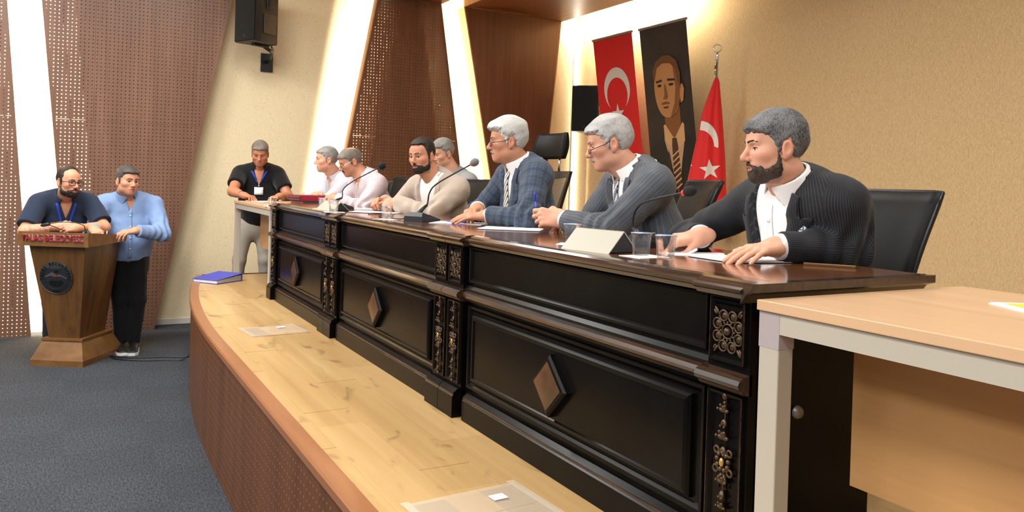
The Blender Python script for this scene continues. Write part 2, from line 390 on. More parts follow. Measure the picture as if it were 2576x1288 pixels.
# ================================================================== the carved desk sections
t = mat('black_lacquer', (14, 12, 11), 0.25, spec=0.14)
n_ = t.noise(t.obj(), 6.0, 4); t.link(t.ramp(n_, [(0.35, lin((6, 5, 5))), (0.75, lin((14, 12, 11)))]), t.bsdf.inputs['Base Color'])
t = mat('worn_lacquer', (60, 34, 18), 0.3, spec=0.5, coat=0.3)
n_ = t.noise(t.mapping(t.obj(), (3.0, 60, 60)), 1.0, 4, 0.7); t.link(t.ramp(n_, [(0.38, lin((15, 10, 8))), (0.70, lin((76, 47, 28)))]), t.bsdf.inputs['Base Color'])
wood('desk_top_wood', (88, 52, 28), (132, 84, 50), 0, 0.16, freq=16, coat=0.6, contrast=(0.25, 0.8))
t = mat('edge_lacquer', (50, 32, 22), 0.2, spec=0.5, coat=0.6)
n_ = t.noise(t.mapping(t.obj(), (1.5, 40, 40)), 1.0, 4, 0.7); t.link(t.ramp(n_, [(0.35, lin((18, 12, 9))), (0.65, lin((66, 42, 28)))]), t.bsdf.inputs['Base Color'])
t = mat('diamond_face', (66, 40, 22), 0.3, spec=0.5, coat=0.3)
n_ = t.noise(t.obj(), 9.0, 3); t.link(t.ramp(n_, [(0.35, lin((50, 30, 18))), (0.7, lin((92, 58, 34)))]), t.bsdf.inputs['Base Color'])
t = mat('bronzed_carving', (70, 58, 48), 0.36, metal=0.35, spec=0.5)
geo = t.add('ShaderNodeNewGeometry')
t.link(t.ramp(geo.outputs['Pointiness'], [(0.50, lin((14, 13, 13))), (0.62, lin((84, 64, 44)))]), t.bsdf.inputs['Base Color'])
mat('emblem_metal', (120, 112, 104), 0.4, metal=0.5); mat('gilt', (196, 158, 92), 0.35, metal=0.6)
# --- carvings, built once at the origin in the x-z plane, facing -y
def carve_mesh(fn, name):
    b = MB(); fn(b); return b.mesh(name)
def f_rosette(b):
    b.ell((0, -0.004, 0), (0.011, 0.009, 0.011)); b.torus((0, -0.003, 0), 0.0185, 0.0028, (1, 0, 0), (0, 0, 1), 20, 6)
    for k in range(12):
        a = k * math.pi / 6; b.ell((0.0235 * math.cos(a), -0.004, 0.0235 * math.sin(a)), (0.0032, 0.003, 0.0032), 6, 4)
    for k in range(8):
        a = math.pi / 8 + k * math.pi / 4; b.torus((0.040 * math.cos(a), -0.003, 0.042 * math.sin(a)), 0.0135, 0.0028, (1, 0, 0), (0, 0, 1), 16, 6)
        b.ell((0.039 * math.cos(a), 0.0, 0.041 * math.sin(a)), (0.010, 0.004, 0.010), 8, 5)
    for sx in (-1, 1):
        for sz in (-1, 1):
            d = Vector((sx, 0, sz * 1.25)).normalized()
            b.ell(Vector((0, -0.002, 0)) + d * 0.064, (0.013, 0.004, 0.0042), 8, 5, (d, (0, 1, 0), Vector((-d.z, 0, d.x))))
            b.ell(Vector((sx * 0.009, -0.002, 0)) + d * 0.058, (0.009, 0.004, 0.0035), 8, 5, (d, (0, 1, 0), Vector((-d.z, 0, d.x))))
def f_garland(b):
    def leaf(x, z, ang, L=0.017, wd=0.0055, y=-0.004):
        d = Vector((math.cos(ang), -0.25, math.sin(ang))).normalized(); s_ = d.cross(Vector((0, 1, 0))).normalized()
        b.ell(Vector((x, y, z)) + d * L * 0.6, (L * 0.62, wd * 0.8, wd), 8, 5, (d, d.cross(s_), s_))
        b.ell(Vector((x, y - 0.003, z)) + d * L * 1.15, (wd * 0.75,) * 3, 6, 4)
    R = math.radians
    b.tube([(0, -0.002, 0.168), (0.002, -0.003, 0.09), (-0.002, -0.003, 0.0), (0.002, -0.003, -0.09), (0, -0.002, -0.168)], 0.003, 6)
    b.ell((0, -0.005, 0.168), (0.008, 0.006, 0.010)); b.ell((0, -0.005, 0.152), (0.005, 0.005, 0.005), 6, 4)
    for (z, k) in ((0.128, 1.0), (0.058, 1.1), (-0.055, 0.95), (-0.120, 0.85)):
        for sx in (0, 1):
            for an in (20, 62):
                leaf(0.002 * (1 if sx else -1), z, R(an if not sx else 180 - an), 0.018 * k, 0.0055 * k)
            leaf(0, z - 0.018, R(-70 if not sx else -110), 0.017 * k, 0.005 * k)
    for k in range(9):
        a = R(40 * k + 10); rr = 0.0195; b.ell((rr * math.cos(a), -0.006, 0.002 + rr * 1.15 * math.sin(a)), (0.0068, 0.007, 0.0068), 7, 5)
    for sx in (-1, 1):
        b.torus((sx * 0.022, -0.006, 0.027), 0.008, 0.0034, (1, 0, 0), (0, 0, 1), 12, 6); b.torus((sx * 0.024, -0.006, -0.022), 0.0085, 0.0034, (1, 0, 0), (0, 0, 1), 12, 6)
        b.tube([(sx * 0.004, -0.004, -0.03), (sx * 0.014, -0.008, -0.045), (sx * 0.011, -0.005, -0.066)], 0.0042, 6)
    for z in (-0.088, -0.148): b.ell((0, -0.006, z), (0.009, 0.007, 0.012), 8, 6)
    b.ell((0, -0.005, -0.170), (0.008, 0.006, 0.009), 8, 5)
def f_gem(b): b.ell((0, -0.010, 0), (0.007, 0.006, 0.012), 10, 7)
ME_ROS, ME_GAR, ME_GEM = carve_mesh(f_rosette, 'rosette'), carve_mesh(f_garland, 'garland'), carve_mesh(f_gem, 'gem')
YF = 1.505                                   # plain face of the body
def frame_x(b, x0, x1, z0, z1, y0, wd, dep):
    """picture-frame moulding, bevelled inwards, round a panel on a face at y0 (protrudes to y0-dep)"""
    def ring(i, y): return [(x0 + i, y, z0 + i), (x1 - i, y, z0 + i), (x1 - i, y, z1 - i), (x0 + i, y, z1 - i)]
    b.loft([ring(0, y0), ring(wd * 0.15, y0 - dep), ring(wd * 0.5, y0 - dep * 0.9), ring(wd * 0.75, y0 - dep * 0.4), ring(wd, y0 + 0.002)], cap=False)
def desk_section(xr, xl, label):
    """xr nearer the camera, xl farther"""
    root = empty('carved_desk', (xr, 1.5, ZS), label, 'desk', 'carved black desk sections')
    L = xr - xl; pw = 0.145; g = 0.002
    xr -= g; xl += g
    b = MB(); b.box(xl, xr, YF, YF + 0.03, ZS, 1.487); b.build('front_board', 'black_lacquer', root)
    MB().box(xr - 0.03, xr - 0.001, YF + 0.03, 1.95, ZS, 1.487).build('end_board', 'black_lacquer', root)
    MB().box(xl + 0.001, xl + 0.03, YF + 0.03, 1.95, ZS, 1.487).build('end_board', 'black_lacquer', root)
    # plinth with stepped top
    pl = [(YF + 0.01, ZS), (1.465, ZS), (1.465, ZS + 0.085), (1.472, ZS + 0.092), (1.472, ZS + 0.099), (1.49, ZS + 0.113), (YF + 0.01, ZS + 0.116)]
    MB().extrude_x(pl, xl + 0.19, xr - 0.19).build('plinth', 'black_lacquer', root)
    b = MB(); b.box(xl + 0.19, xr - 0.19, 1.4695, 1.475, ZS + 0.092, ZS + 0.0985); b.build('plinth_bead', 'worn_lacquer', root)
    # mid moulding
    mm = [(YF + 0.01, 1.236), (1.488, 1.240), (1.480, 1.250), (1.470, 1.256), (1.466, 1.266), (1.472, 1.277), (1.484, 1.284), (YF + 0.01, 1.290)]
    MB().extrude_x(mm, xl + pw, xr - pw).build('middle_moulding', 'worn_lacquer', root)
    MB().extrude_x([(YF + 0.01, 1.290), (1.484, 1.2845), (1.486, 1.293), (1.496, 1.306), (YF + 0.01, 1.308)], xl + pw, xr - pw).build('moulding_fillet', 'black_lacquer', root)
    # frieze panel
    b = MB(); frame_x(b, xl + pw + 0.02, xr - pw - 0.02, 1.318, 1.474, YF, 0.022, 0.012); b.build('frieze_frame', 'black_lacquer', root)
    # lower panel: frame and raised field
    xa, xb, za, zb = xl + pw + 0.02, xr - pw - 0.02, ZS + 0.128, 1.226
    b = MB(); frame_x(b, xa, xb, za, zb, YF, 0.03, 0.012); b.build('panel_frame', 'black_lacquer', root)
    def ring(i, y): return [(xa + 0.05 + i, y, za + 0.035 + i), (xb - 0.05 - i, y, za + 0.035 + i), (xb - 0.05 - i, y, zb - 0.035 - i), (xa + 0.05 + i, y, zb - 0.035 - i)]
    b = MB(); b.loft([ring(0, YF + 0.003), ring(0.002, YF - 0.012), ring(0.010, YF - 0.020), ring(0.022, YF - 0.022), ring(0.026, YF - 0.016)]); b.build('raised_panel', 'black_lacquer', root)
    # diamond
    cx, cz = (xa + xb) / 2 - 0.02, (za + zb) / 2; h, wd = 0.110, 0.110
    def dia(k, y): return [(cx, y, cz - h * k), (cx + wd * k, y, cz), (cx, y, cz + h * k), (cx - wd * k, y, cz)]
    d_ = MB(); d_.loft([dia(1, YF - 0.016), dia(1, YF - 0.036), dia(0.9, YF - 0.044), dia(0.8, YF - 0.046)]); d_ = d_.build('diamond', 'black_lacquer', root)
    MB().loft([dia(0.78, YF - 0.045), dia(0.78, YF - 0.0475)]).build('diamond_face', 'diamond_face', d_)
    # pilasters
    for (x0, x1) in ((xr - pw, xr), (xl, xl + pw)):
        pr = empty('pilaster', (0, 0, 0)); pr.parent = root
        MB().box(x0, x1, 1.480, YF + 0.004, ZS + 0.11, 1.487).build('shaft', 'black_lacquer', pr)
        b = MB(); frame_x(b, x0 + 0.012, x1 - 0.012, 1.305, 1.468, 1.480, 0.018, 0.010); frame_x(b, x0 + 0.012, x1 - 0.012, ZS + 0.135, 1.232, 1.480, 0.018, 0.010); b.build('panel_frame', 'black_lacquer', pr)
        b = MB()
        for (za_, zb_) in ((1.305, 1.468), (ZS + 0.135, 1.232)):
            for xx in (x0 + 0.0125, x1 - 0.0145): b.box(xx, xx + 0.002, 1.4690, 1.4712, za_ + 0.004, zb_ - 0.004)
        b.build('worn_edge', 'worn_lacquer', pr)
        MB().extrude_x([(1.49, ZS), (1.440, ZS), (1.440, ZS + 0.092), (1.447, ZS + 0.100), (1.447, ZS + 0.108), (1.466, ZS + 0.122), (1.49, ZS + 0.124)], x0 - (0.0 if x1 == xr else 0.0), x1 + 0.0).build('plinth_block', 'black_lacquer', pr)
        MB().extrude_x([(1.49, 1.236), (1.463, 1.240), (1.455, 1.250), (1.445, 1.256), (1.441, 1.266), (1.447, 1.277), (1.459, 1.284), (1.49, 1.290)], x0 - (0.0 if x0 == xl else 0.012), x1 + (0.0 if x1 == xr else 0.012)).build('moulding_block', 'worn_lacquer', pr)
        xc = (x0 + x1) / 2; rz = Vector(worldloc(pr))
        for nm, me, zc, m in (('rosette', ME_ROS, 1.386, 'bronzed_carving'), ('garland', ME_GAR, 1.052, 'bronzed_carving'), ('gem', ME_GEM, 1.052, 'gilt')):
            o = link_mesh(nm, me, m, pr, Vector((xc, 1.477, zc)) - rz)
    # top: wood leaf and dark ogee edge with breaks over the pilasters
    top = empty('top', (0, 0, 0)); top.parent = root
    def edge(x0, x1, y): return MB().extrude_x([(y + 0.11, 1.521), (y + 0.055, 1.521), (y + 0.032, 1.518), (y + 0.024, 1.511), (y + 0.012, 1.508), (y, 1.503), (y, 1.495), (y + 0.012, 1.490), (y + 0.02, 1.478), (y + 0.05, 1.470), (y + 0.11, 1.470)], x0, x1)
    edge(xl + pw + 0.03, xr - pw - 0.03, 1.462).build('front_moulding', 'edge_lacquer', top)
    for (x0, x1) in ((xr - pw - 0.03, xr), (xl, xl + pw + 0.03)): edge(x0, x1, 1.440).build('moulding_break', 'edge_lacquer', top)
    MB().box(xl, xr, 1.548, 2.16, 1.490, 1.5212).build('wood_leaf', 'desk_top_wood', top)
    return root
JX = (-1.40, -3.175, -4.98, -6.66)
desk_section(JX[0], JX[1], 'carved black desk section nearest the camera, in front of the black-suited person')
desk_section(JX[1], JX[2], 'carved black desk section in the middle, holding two gooseneck microphones')
desk_section(JX[2], JX[3], 'carved black desk section farthest from the camera, beside the standing person')
# dark end moulding of the near desk top
b = MB(); b.prism([(-1.402, 1.440, 1.470), (-1.385, 1.440, 1.492), (-1.366, 1.45, 1.500), (-1.366, 1.45, 1.5215), (-1.402, 1.45, 1.5215)], (0, 0.72, 0))
o = b.build('end_moulding', 'edge_lacquer', bpy.data.objects['carved_desk'])
kn = MB(); kn.lathe([(0.001, 0.012), (0.014, 0.010), (0.018, 0.0), (0.016, -0.01)], (-1.402, 1.655, 1.178), 14, (0, 1, 0), (0, 0, 1), (1, 0, 0)); kn.build('cable_grommet', 'emblem_metal', bpy.data.objects['carved_desk'])
# ================================================================== plain office desks at both ends
wood('beech_top', (186, 148, 112), (210, 176, 140), 0, 0.36, freq=13, contrast=(0.2, 0.8))
wood('beech_panel', (160, 118, 72), (190, 148, 100), 0, 0.36, freq=13, contrast=(0.2, 0.8))
mat('beige_metal', (172, 165, 152), 0.4, spec=0.4)
mat('lilac_plastic', (160, 150, 152), 0.4)
def office_desk(x0, x1, label, leg_first=True):
    """x0 < x1, front edge along y = 1.455"""
    z = 1.486; y0, y1 = 1.455, 2.29
    r = empty('office_desk', (x0, y0, ZS), label, 'desk', 'plain wood desks beside the carved desks')
    MB().box(x0, x1, y0, y1, z - 0.025, z, 0.002).build('table_top', 'beech_top', r)
    fr = MB(); fr.box(x0 + 0.004, x1 - 0.004, y0 + 0.008, y0 + 0.06, z - 0.075, z - 0.026); fr.build('front_rail', 'beige_metal', r)
    MB().box(x0 + 0.004, x1 - 0.004, y1 - 0.06, y1 - 0.008, z - 0.075, z - 0.026).build('back_rail', 'beige_metal', r)
    for xx in (x0 + 0.004, x1 - 0.064):
        for yy in (y0 + 0.008, y1 - 0.058):
            MB().box(xx, xx + 0.06, yy, yy + 0.05, ZS, z - 0.0755, 0.003).build('leg', 'beige_metal', r)
        MB().box(xx - 0.0008, xx + 0.0608, y0 + 0.0072, y0 + 0.0588, z - 0.112, z - 0.0262).build('corner_cap', 'lilac_plastic', r)
        MB().box(xx, xx + 0.06, y0 + 0.061, y1 - 0.061, z - 0.075, z - 0.026).build('side_rail', 'beige_metal', r)
    MB().box(x0 + 0.09, x1 - 0.09, 1.70, 1.718, z - 0.46, z - 0.078).build('modesty_panel', 'beech_panel', r)
    return r
office_desk(-1.363, 0.25, 'plain light wood desk at the right edge with printed papers on it')
office_desk(-8.30, -6.668, 'plain light wood desk at the far end where the person in black writes')
# ================================================================== figures: signed distance fields meshed with surface nets
f32 = np.float32
def A3(*v): return np.array(v, dtype=f32)
def smin(a, b, k):
    h = np.clip(0.5 + 0.5 * (b - a) / k, 0, 1); return b * (1 - h) + a * h - k * h * (1 - h)
def smax(a, b, k): return -smin(-a, -b, k)
def sph(P, c, r): return np.linalg.norm(P - A3(*c), axis=1) - r
def ellp(P, c, r):
    q = P - A3(*c); r = A3(*r); k0 = np.linalg.norm(q / r, axis=1); k1 = np.linalg.norm(q / (r * r), axis=1)
    return k0 * (k0 - 1) / np.maximum(k1, 1e-6)
def cap(P, a, b, ra, rb):
    a = np.asarray(a, f32); b = np.asarray(b, f32); ba = b - a; pa = P - a
    t = np.clip((pa @ ba) / max(float(ba @ ba), 1e-9), 0, 1)
    return np.linalg.norm(pa - t[:, None] * ba, axis=1) - (ra + t * (rb - ra))
def fcap(P, a, b, ra, rb, fl):
    """vertical-ish capsule flattened in y by fl"""
    S = A3(1, 1 / fl, 1); return cap(P * S, A3(*a) * S, A3(*b) * S, ra, rb) * (0.5 + 0.5 * fl)
def rbox(P, c, h, r):
    q = np.abs(P - A3(*c)) - (A3(*h) - r); return np.linalg.norm(np.maximum(q, 0), axis=1) + np.minimum(q.max(1), 0) - r
def polysd(y, z, poly):
    """signed distance to a 2-d polygon (negative inside)"""
    d = np.full(y.shape, 1e9, f32); s = np.ones(y.shape, f32); n = len(poly)
    for i in range(n):
        (ax, ay), (bx, by) = poly[i], poly[i - 1]
        ex, ey = bx - ax, by - ay; wx, wy = y - ax, z - ay
        t = np.clip((wx * ex + wy * ey) / (ex * ex + ey * ey), 0, 1)
        d = np.minimum(d, (wx - ex * t) ** 2 + (wy - ey * t) ** 2)
        c1 = z >= ay; c2 = z < by; c3 = ex * wy > ey * wx
        s = np.where((c1 & c2 & c3) | (~c1 & ~c2 & ~c3), -s, s)
    return s * np.sqrt(d)
def nz(P, f, seed=0.0):
    x, y, z = (P * f).T
    return (np.sin(x + 1.7 * np.sin(y * 0.8 + seed) + seed) + np.sin(y * 1.1 + 1.6 * np.sin(z * 0.9 + 2.1 * seed)) + np.sin(z * 1.2 + 1.8 * np.sin(x * 0.7 + 1.3 + seed))) / 3
def sstep(x, a, b):
    t = np.clip((x - a) / (b - a), 0, 1); return t * t * (3 - 2 * t)
def surface(fn, lo, hi, h):
    """naive surface nets on the blocks near the surface; returns verts, quads"""
    B = 4; lo = np.asarray(lo, float); hi = np.asarray(hi, float); H = h * B
    n = np.maximum(np.ceil((hi - lo) / H).astype(int), 1)
    g = np.stack(np.meshgrid(*[np.arange(k) for k in n], indexing='ij'), -1).reshape(-1, 3)
    d = fn((lo + (g + 0.5) * H).astype(f32))
    g = g[np.abs(d) < H * 1.35]
    if not len(g): return np.zeros((0, 3)), np.zeros((0, 4), int)
    l = np.stack(np.meshgrid(*[np.arange(B + 1)] * 3, indexing='ij'), -1).reshape(-1, 3)
    gi = (g[:, None, :] * B + l[None]).reshape(-1, 3)
    V = fn((lo + gi * h).astype(f32)).reshape(-1, B + 1, B + 1, B + 1)
    C = [V[:, i:i + B, j:j + B, k:k + B] for i in (0, 1) for j in (0, 1) for k in (0, 1)]
    neg = sum((c < 0).astype(np.int8) for c in C); act = (neg > 0) & (neg < 8)
    b, i, j, k = np.nonzero(act)
    cv = np.stack([c[b, i, j, k] for c in C], 1)
    co = np.array([(a, e, o) for a in (0, 1) for e in (0, 1) for o in (0, 1)], float)
    acc = np.zeros((len(b), 3)); cnt = np.zeros(len(b))
    for p in range(8):
        for q in range(p + 1, 8):
            if np.abs(co[p] - co[q]).sum() != 1: continue
            m = (cv[:, p] < 0) != (cv[:, q] < 0)
            t = np.where(m, cv[:, p] / np.where(m, cv[:, p] - cv[:, q], 1), 0)
            acc += np.where(m[:, None], co[p] + (co[q] - co[p]) * t[:, None], 0); cnt += m
    cell = g[b] * B + np.stack([i, j, k], 1)
    vert = lo + (cell + acc / cnt[:, None]) * h
    M = int((n.max() + 2) * B + 4); key = lambda c: (c[:, 0] * M + c[:, 1]) * M + c[:, 2]
    ks = key(cell); order = np.argsort(ks); ks = ks[order]
    def find(c):
        kk = key(c); p = np.clip(np.searchsorted(ks, kk), 0, len(ks) - 1); return order[p], ks[p] == kk
    quads = []
    for ax in range(3):
        o1, o2 = [(1, 2), (2, 0), (0, 1)][ax]
        c0 = cv[:, 0]; c1 = cv[:, [4, 2, 1][ax]]
        m = (c0 < 0) != (c1 < 0)
        base = cell[m]; e1 = np.zeros(3, int); e1[o1] = 1; e2 = np.zeros(3, int); e2[o2] = 1
        r = [find(base), find(base - e1), find(base - e1 - e2), find(base - e2)]
        ok = r[0][1] & r[1][1] & r[2][1] & r[3][1]
        q = np.stack([x[0] for x in r], 1); fl = (c0[m] < 0)
        q = np.where(fl[:, None], q, q[:, ::-1]); quads.append(q[ok])
    return vert, np.concatenate(quads)
def mesh_np(name, V, Q, attrs=None, smooth=True):
    me = bpy.data.meshes.new(name); nv, nq = len(V), len(Q); k = Q.shape[1]
    me.vertices.add(nv); me.vertices.foreach_set('co', np.ascontiguousarray(V, dtype=f32).ravel())
    me.loops.add(nq * k); me.loops.foreach_set('vertex_index', np.ascontiguousarray(Q, dtype=np.int32).ravel())
    me.polygons.add(nq); me.polygons.foreach_set('loop_start', np.arange(nq, dtype=np.int32) * k)
    me.polygons.foreach_set('use_smooth', np.full(nq, smooth)); me.update(calc_edges=True)
    for a, (kind, data) in (attrs or {}).items():
        at = me.attributes.new(a, kind, 'POINT')
        at.data.foreach_set('value' if kind == 'FLOAT' else 'vector' if kind == 'FLOAT_VECTOR' else 'color', np.ascontiguousarray(data, dtype=f32).ravel())
    return me
# ------------------------------------------------------------------ frames
def frame(psi, pitch=0.0, roll=0.0):
    """columns right, forward, up; psi heading in degrees, pitch > 0 looks down, roll > 0 leans to the own right"""
    a, p, r = map(math.radians, (psi, pitch, roll))
    f = np.array([math.cos(a) * math.cos(p), math.sin(a) * math.cos(p), -math.sin(p)]); right = np.array([math.sin(a), -math.cos(a), 0.0]); up = np.cross(right, f)
    R = right * math.cos(r) - up * math.sin(r); U = up * math.cos(r) + right * math.sin(r)
    return np.stack([R, f, U], 1)
class Fr:
    def __init__(s, o, M, sc=1.0): s.o = np.asarray(o, float); s.M = M; s.s = sc
    def to(s, P): return ((P - s.o.astype(f32)) @ s.M.astype(f32)) / f32(s.s)
    def out(s, q): return s.o + (np.asarray(q, float) * s.s) @ s.M.T
# ------------------------------------------------------------------ head
HP = dict(jaw=1.0, nose=1.0, cheek=1.0, long=1.0, brow=1.0, wide=1.0, chin=1.0, lids=0.5, mouth=0.0, neck=1.0)
def head_core(q, p):
    """skull and jaw without ears, nose, eyes"""
    w = p['wide']
    d = ellp(q, (0, -0.014, 0.036), (0.0755 * w, 0.100, 0.089))
    d = smin(d, ellp(q, (0, 0.028, -0.020), (0.0615 * w, 0.068, 0.086)), 0.035)
    d = smin(d, ellp(q, (0, 0.022, -0.070), (0.056 * w * p['jaw'], 0.058, 0.042)), 0.03)
    d = smin(d, ellp(q, (0, 0.066, -0.100 * p['long']), (0.026 * p['jaw'], 0.024 * p['chin'], 0.020)), 0.035)
    for sx in (-1, 1):
        d = smin(d, ellp(q, (sx * 0.046 * w, 0.052, -0.024), (0.022, 0.028, 0.020 * p['cheek'])), 0.025)
        d = smin(d, ellp(q, (sx * 0.050 * w * p['jaw'], 0.004, -0.070), (0.016, 0.026, 0.026)), 0.03)
    d = smin(d, ellp(q, (0, 0.070, 0.045), (0.048 * w, 0.020, 0.034)), 0.03)
    d = smin(d, ellp(q, (0, 0.074, -0.066), (0.026, 0.018, 0.022)), 0.02)
    return d
def head_full(q, p):
    d = head_core(q, p); N = p['nose']
    x = np.abs(q[:, 0]); m = np.stack([x, q[:, 1], q[:, 2]], 1)
    d = smin(d, cap(m, (0.008, 0.0895, 0.0195), (0.040, 0.078, 0.0210), 0.008 * p['brow'], 0.007 * p['brow']), 0.016)
    d = smax(d, -ellp(m, (0.0320, 0.0990, -0.0010), (0.0195, 0.0185, 0.0140)), 0.012)
    d = smin(d, sph(m, (0.0315, 0.0725, -0.0020), 0.0150), 0.005)                                     # lids
    op = 0.0016 + 0.0078 * p['lids']
    d = smax(d, -ellp(m, (0.0318, 0.0890, -0.0025 - 0.002 * (1 - p['lids'])), (0.0140, 0.0125, op)), 0.0015)
    d = smin(d, cap(q, (0, 0.088, 0.014), (0, 0.088 + 0.022 * N, -0.030), 0.0075, 0.0115), 0.010)        # nose
    d = smin(d, sph(q, (0, 0.088 + 0.0225 * N, -0.0345), 0.0125 * (0.6 + 0.4 * N)), 0.006)
    d = smin(d, ellp(m, (0.0118, 0.094 + 0.006 * N, -0.0385), (0.0078, 0.0110, 0.0080)), 0.006)
    d = smax(d, -ellp(m, (0.0065, 0.1015 + 0.006 * N, -0.0475), (0.0038, 0.0065, 0.0040)), 0.003)
    d = smin(d, cap(m, (0, 0.0935, -0.0640), (0.021, 0.0840, -0.0690), 0.0056, 0.0036), 0.008)         # lips
    d = smin(d, cap(m, (0, 0.0920, -0.0770 - 0.004 * p['mouth']), (0.019, 0.0835, -0.0730), 0.0064, 0.0038), 0.008)
    d = smax(d, -ellp(m, (0, 0.0990, -0.0702), (0.025, 0.014, 0.0014 + 0.004 * p['mouth'])), 0.003)
    # ears
    e = ellp(m, (0.0800, -0.012, -0.008), (0.0085, 0.0195, 0.0310))
    e = smin(e, ellp(m, (0.0760, -0.006, -0.034), (0.0085, 0.011, 0.012)), 0.008)
    e = smax(e, -ellp(m, (0.0890, -0.009, -0.004), (0.0075, 0.0110, 0.0200)), 0.004)
    e = smin(e, cap(m, (0.0780, 0.002, -0.016), (0.0815, -0.010, -0.026), 0.004, 0.004), 0.005)
    d = smin(d, e, 0.006)
    return d
HAIR = {
 'high': [(0.16, 0.082), (0.060, 0.078), (0.044, 0.050), (0.032, 0.026), (0.020, -0.024), (0.006, -0.026), (0.002, 0.014), (-0.020, 0.030), (-0.034, 0.006), (-0.036, -0.040), (-0.050, -0.078), (-0.17, -0.086), (-0.17, 0.25), (0.16, 0.25)],
 'short': [(0.16, 0.066), (0.060, 0.060), (0.046, 0.036), (0.028, 0.022), (0.020, -0.024), (0.006, -0.026), (0.002, 0.014), (-0.020, 0.030), (-0.034, 0.006), (-0.036, -0.040), (-0.050, -0.078), (-0.17, -0.086), (-0.17, 0.25), (0.16, 0.25)],
 'fringe': [(0.16, 0.058), (0.070, 0.050), (0.046, 0.040), (0.030, 0.022), (0.020, -0.020), (0.006, -0.024), (0.002, 0.014), (-0.020, 0.028), (-0.034, 0.006), (-0.036, -0.040), (-0.050, -0.082), (-0.17, -0.094), (-0.17, 0.25), (0.16, 0.25)],
 'receding': [(0.052, 0.16), (0.040, 0.090), (0.036, 0.050), (0.026, 0.022), (0.020, -0.024), (0.006, -0.026), (0.002, 0.014), (-0.020, 0.028), (-0.034, 0.006), (-0.036, -0.040), (-0.050, -0.078), (-0.17, -0.086), (-0.17, 0.25), (0.052, 0.25)],
}
BEARD = [(0.018, -0.016), (0.020, -0.044), (0.036, -0.062), (0.060, -0.070), (0.070, -0.060), (0.16, -0.050), (0.16, -0.16), (0.0, -0.125), (-0.002, -0.085), (0.004, -0.030)]
def hair_sdf(q, p):
    x = np.abs(q[:, 0]); t = p['t'] + (p['ttop'] - p['t']) * sstep(q[:, 2] + 0.25 * (q[:, 1]), 0.02, 0.11)
    y2 = q[:, 1] + p.get('recess', 0.25) * np.maximum(x - 0.018, 0) * sstep(q[:, 2], 0.045, 0.075)
    y2 = y2 + 0.004 * nz(q, 130.0, 0.4)
    g = polysd(y2, q[:, 2] + 0.003 * nz(q, 120.0, 2.0), p['poly'])
    g = g + 0.004 * nz(q, 260.0, 1.1)
    d = smax(head_core(q, p) - t * sstep(-g, -0.006, p.get('taper', 0.016)), g, 0.006)
    if p.get('bald'):
        c, r = p['bald']; d = smax(d, -ellp(q, c, r), 0.02)
    s = p.get('strand', 1.0)
    qq = q * A3(1.0, 0.45, 0.8)
    d = d - p.get('amp', 0.002) * nz(qq, 95.0 / s, 0.7) - 0.45 * p.get('amp', 0.002) * nz(qq, 210.0 / s, 1.9)
    return d
def beard_sdf(q, p, t, poly=BEARD):
    m = np.stack([np.abs(q[:, 0]), q[:, 1], q[:, 2]], 1)
    g = polysd(q[:, 1] + 0.003 * nz(q, 140.0), q[:, 2] + 0.003 * nz(q, 130, 1.0), poly) + 0.003 * nz(q, 300.0, 0.8)
    d = head_core(q, p) - t * sstep(-g, -0.004, 0.020) - 0.0012 * nz(q, 190.0, 0.3)
    d = smax(d, g, 0.005)
    d = smin(d, cap(m, (0.001, 0.0985, -0.0545), (0.029, 0.0800, -0.0720), 0.0072, 0.0050) - 0.001 * nz(q, 200.0), 0.005)
    d = smax(d, -ellp(m, (0, 0.1000, -0.0715), (0.0235, 0.0400, 0.0082)), 0.003)
    return d
def face_patch(q, p, t, poly, rough=0.0008):
    """a thin patch lying on the face inside a front-view outline (|x|, z)"""
    g = polysd(np.abs(q[:, 0]), q[:, 2], poly) + rough * nz(q, 260.0, 0.5)
    d = head_full(q, p) - t * sstep(-g, -0.001, 0.003)
    return np.maximum(np.maximum(d, g), 0.045 - q[:, 1])
def moustache_sdf(q, p, t=0.006): return face_patch(q, p, t * 0.9, [(-0.01, -0.0500), (0.012, -0.0495), (0.024, -0.0560), (0.031, -0.0690), (0.026, -0.0715), (0.016, -0.0655), (-0.01, -0.0630)], 0.0012)
def brow_sdf(q, p):
    k = 0.0006 + 0.0022 * p['brow']
    return face_patch(q, p, k, [(0.0100, 0.0165), (0.0110, 0.0235), (0.0240, 0.0275), (0.0400, 0.0280), (0.0540, 0.0195), (0.0400, 0.0225), (0.0240, 0.0205)], 0.0012)
def lash_sdf(q, p):
    op = 0.0016 + 0.0078 * p['lids']; x = np.abs(q[:, 0]) - 0.0318; zc = -0.0025 - 0.002 * (1 - p['lids'])
    zt = zc + op * np.sqrt(np.maximum(1 - (x / 0.0142) ** 2, 0))
    g = np.maximum(np.abs(q[:, 2] - zt - 0.0006) - 0.0013, np.abs(x) - 0.0150)
    return np.maximum(np.maximum(head_full(q, p) - 0.0012, g), 0.055 - q[:, 1])
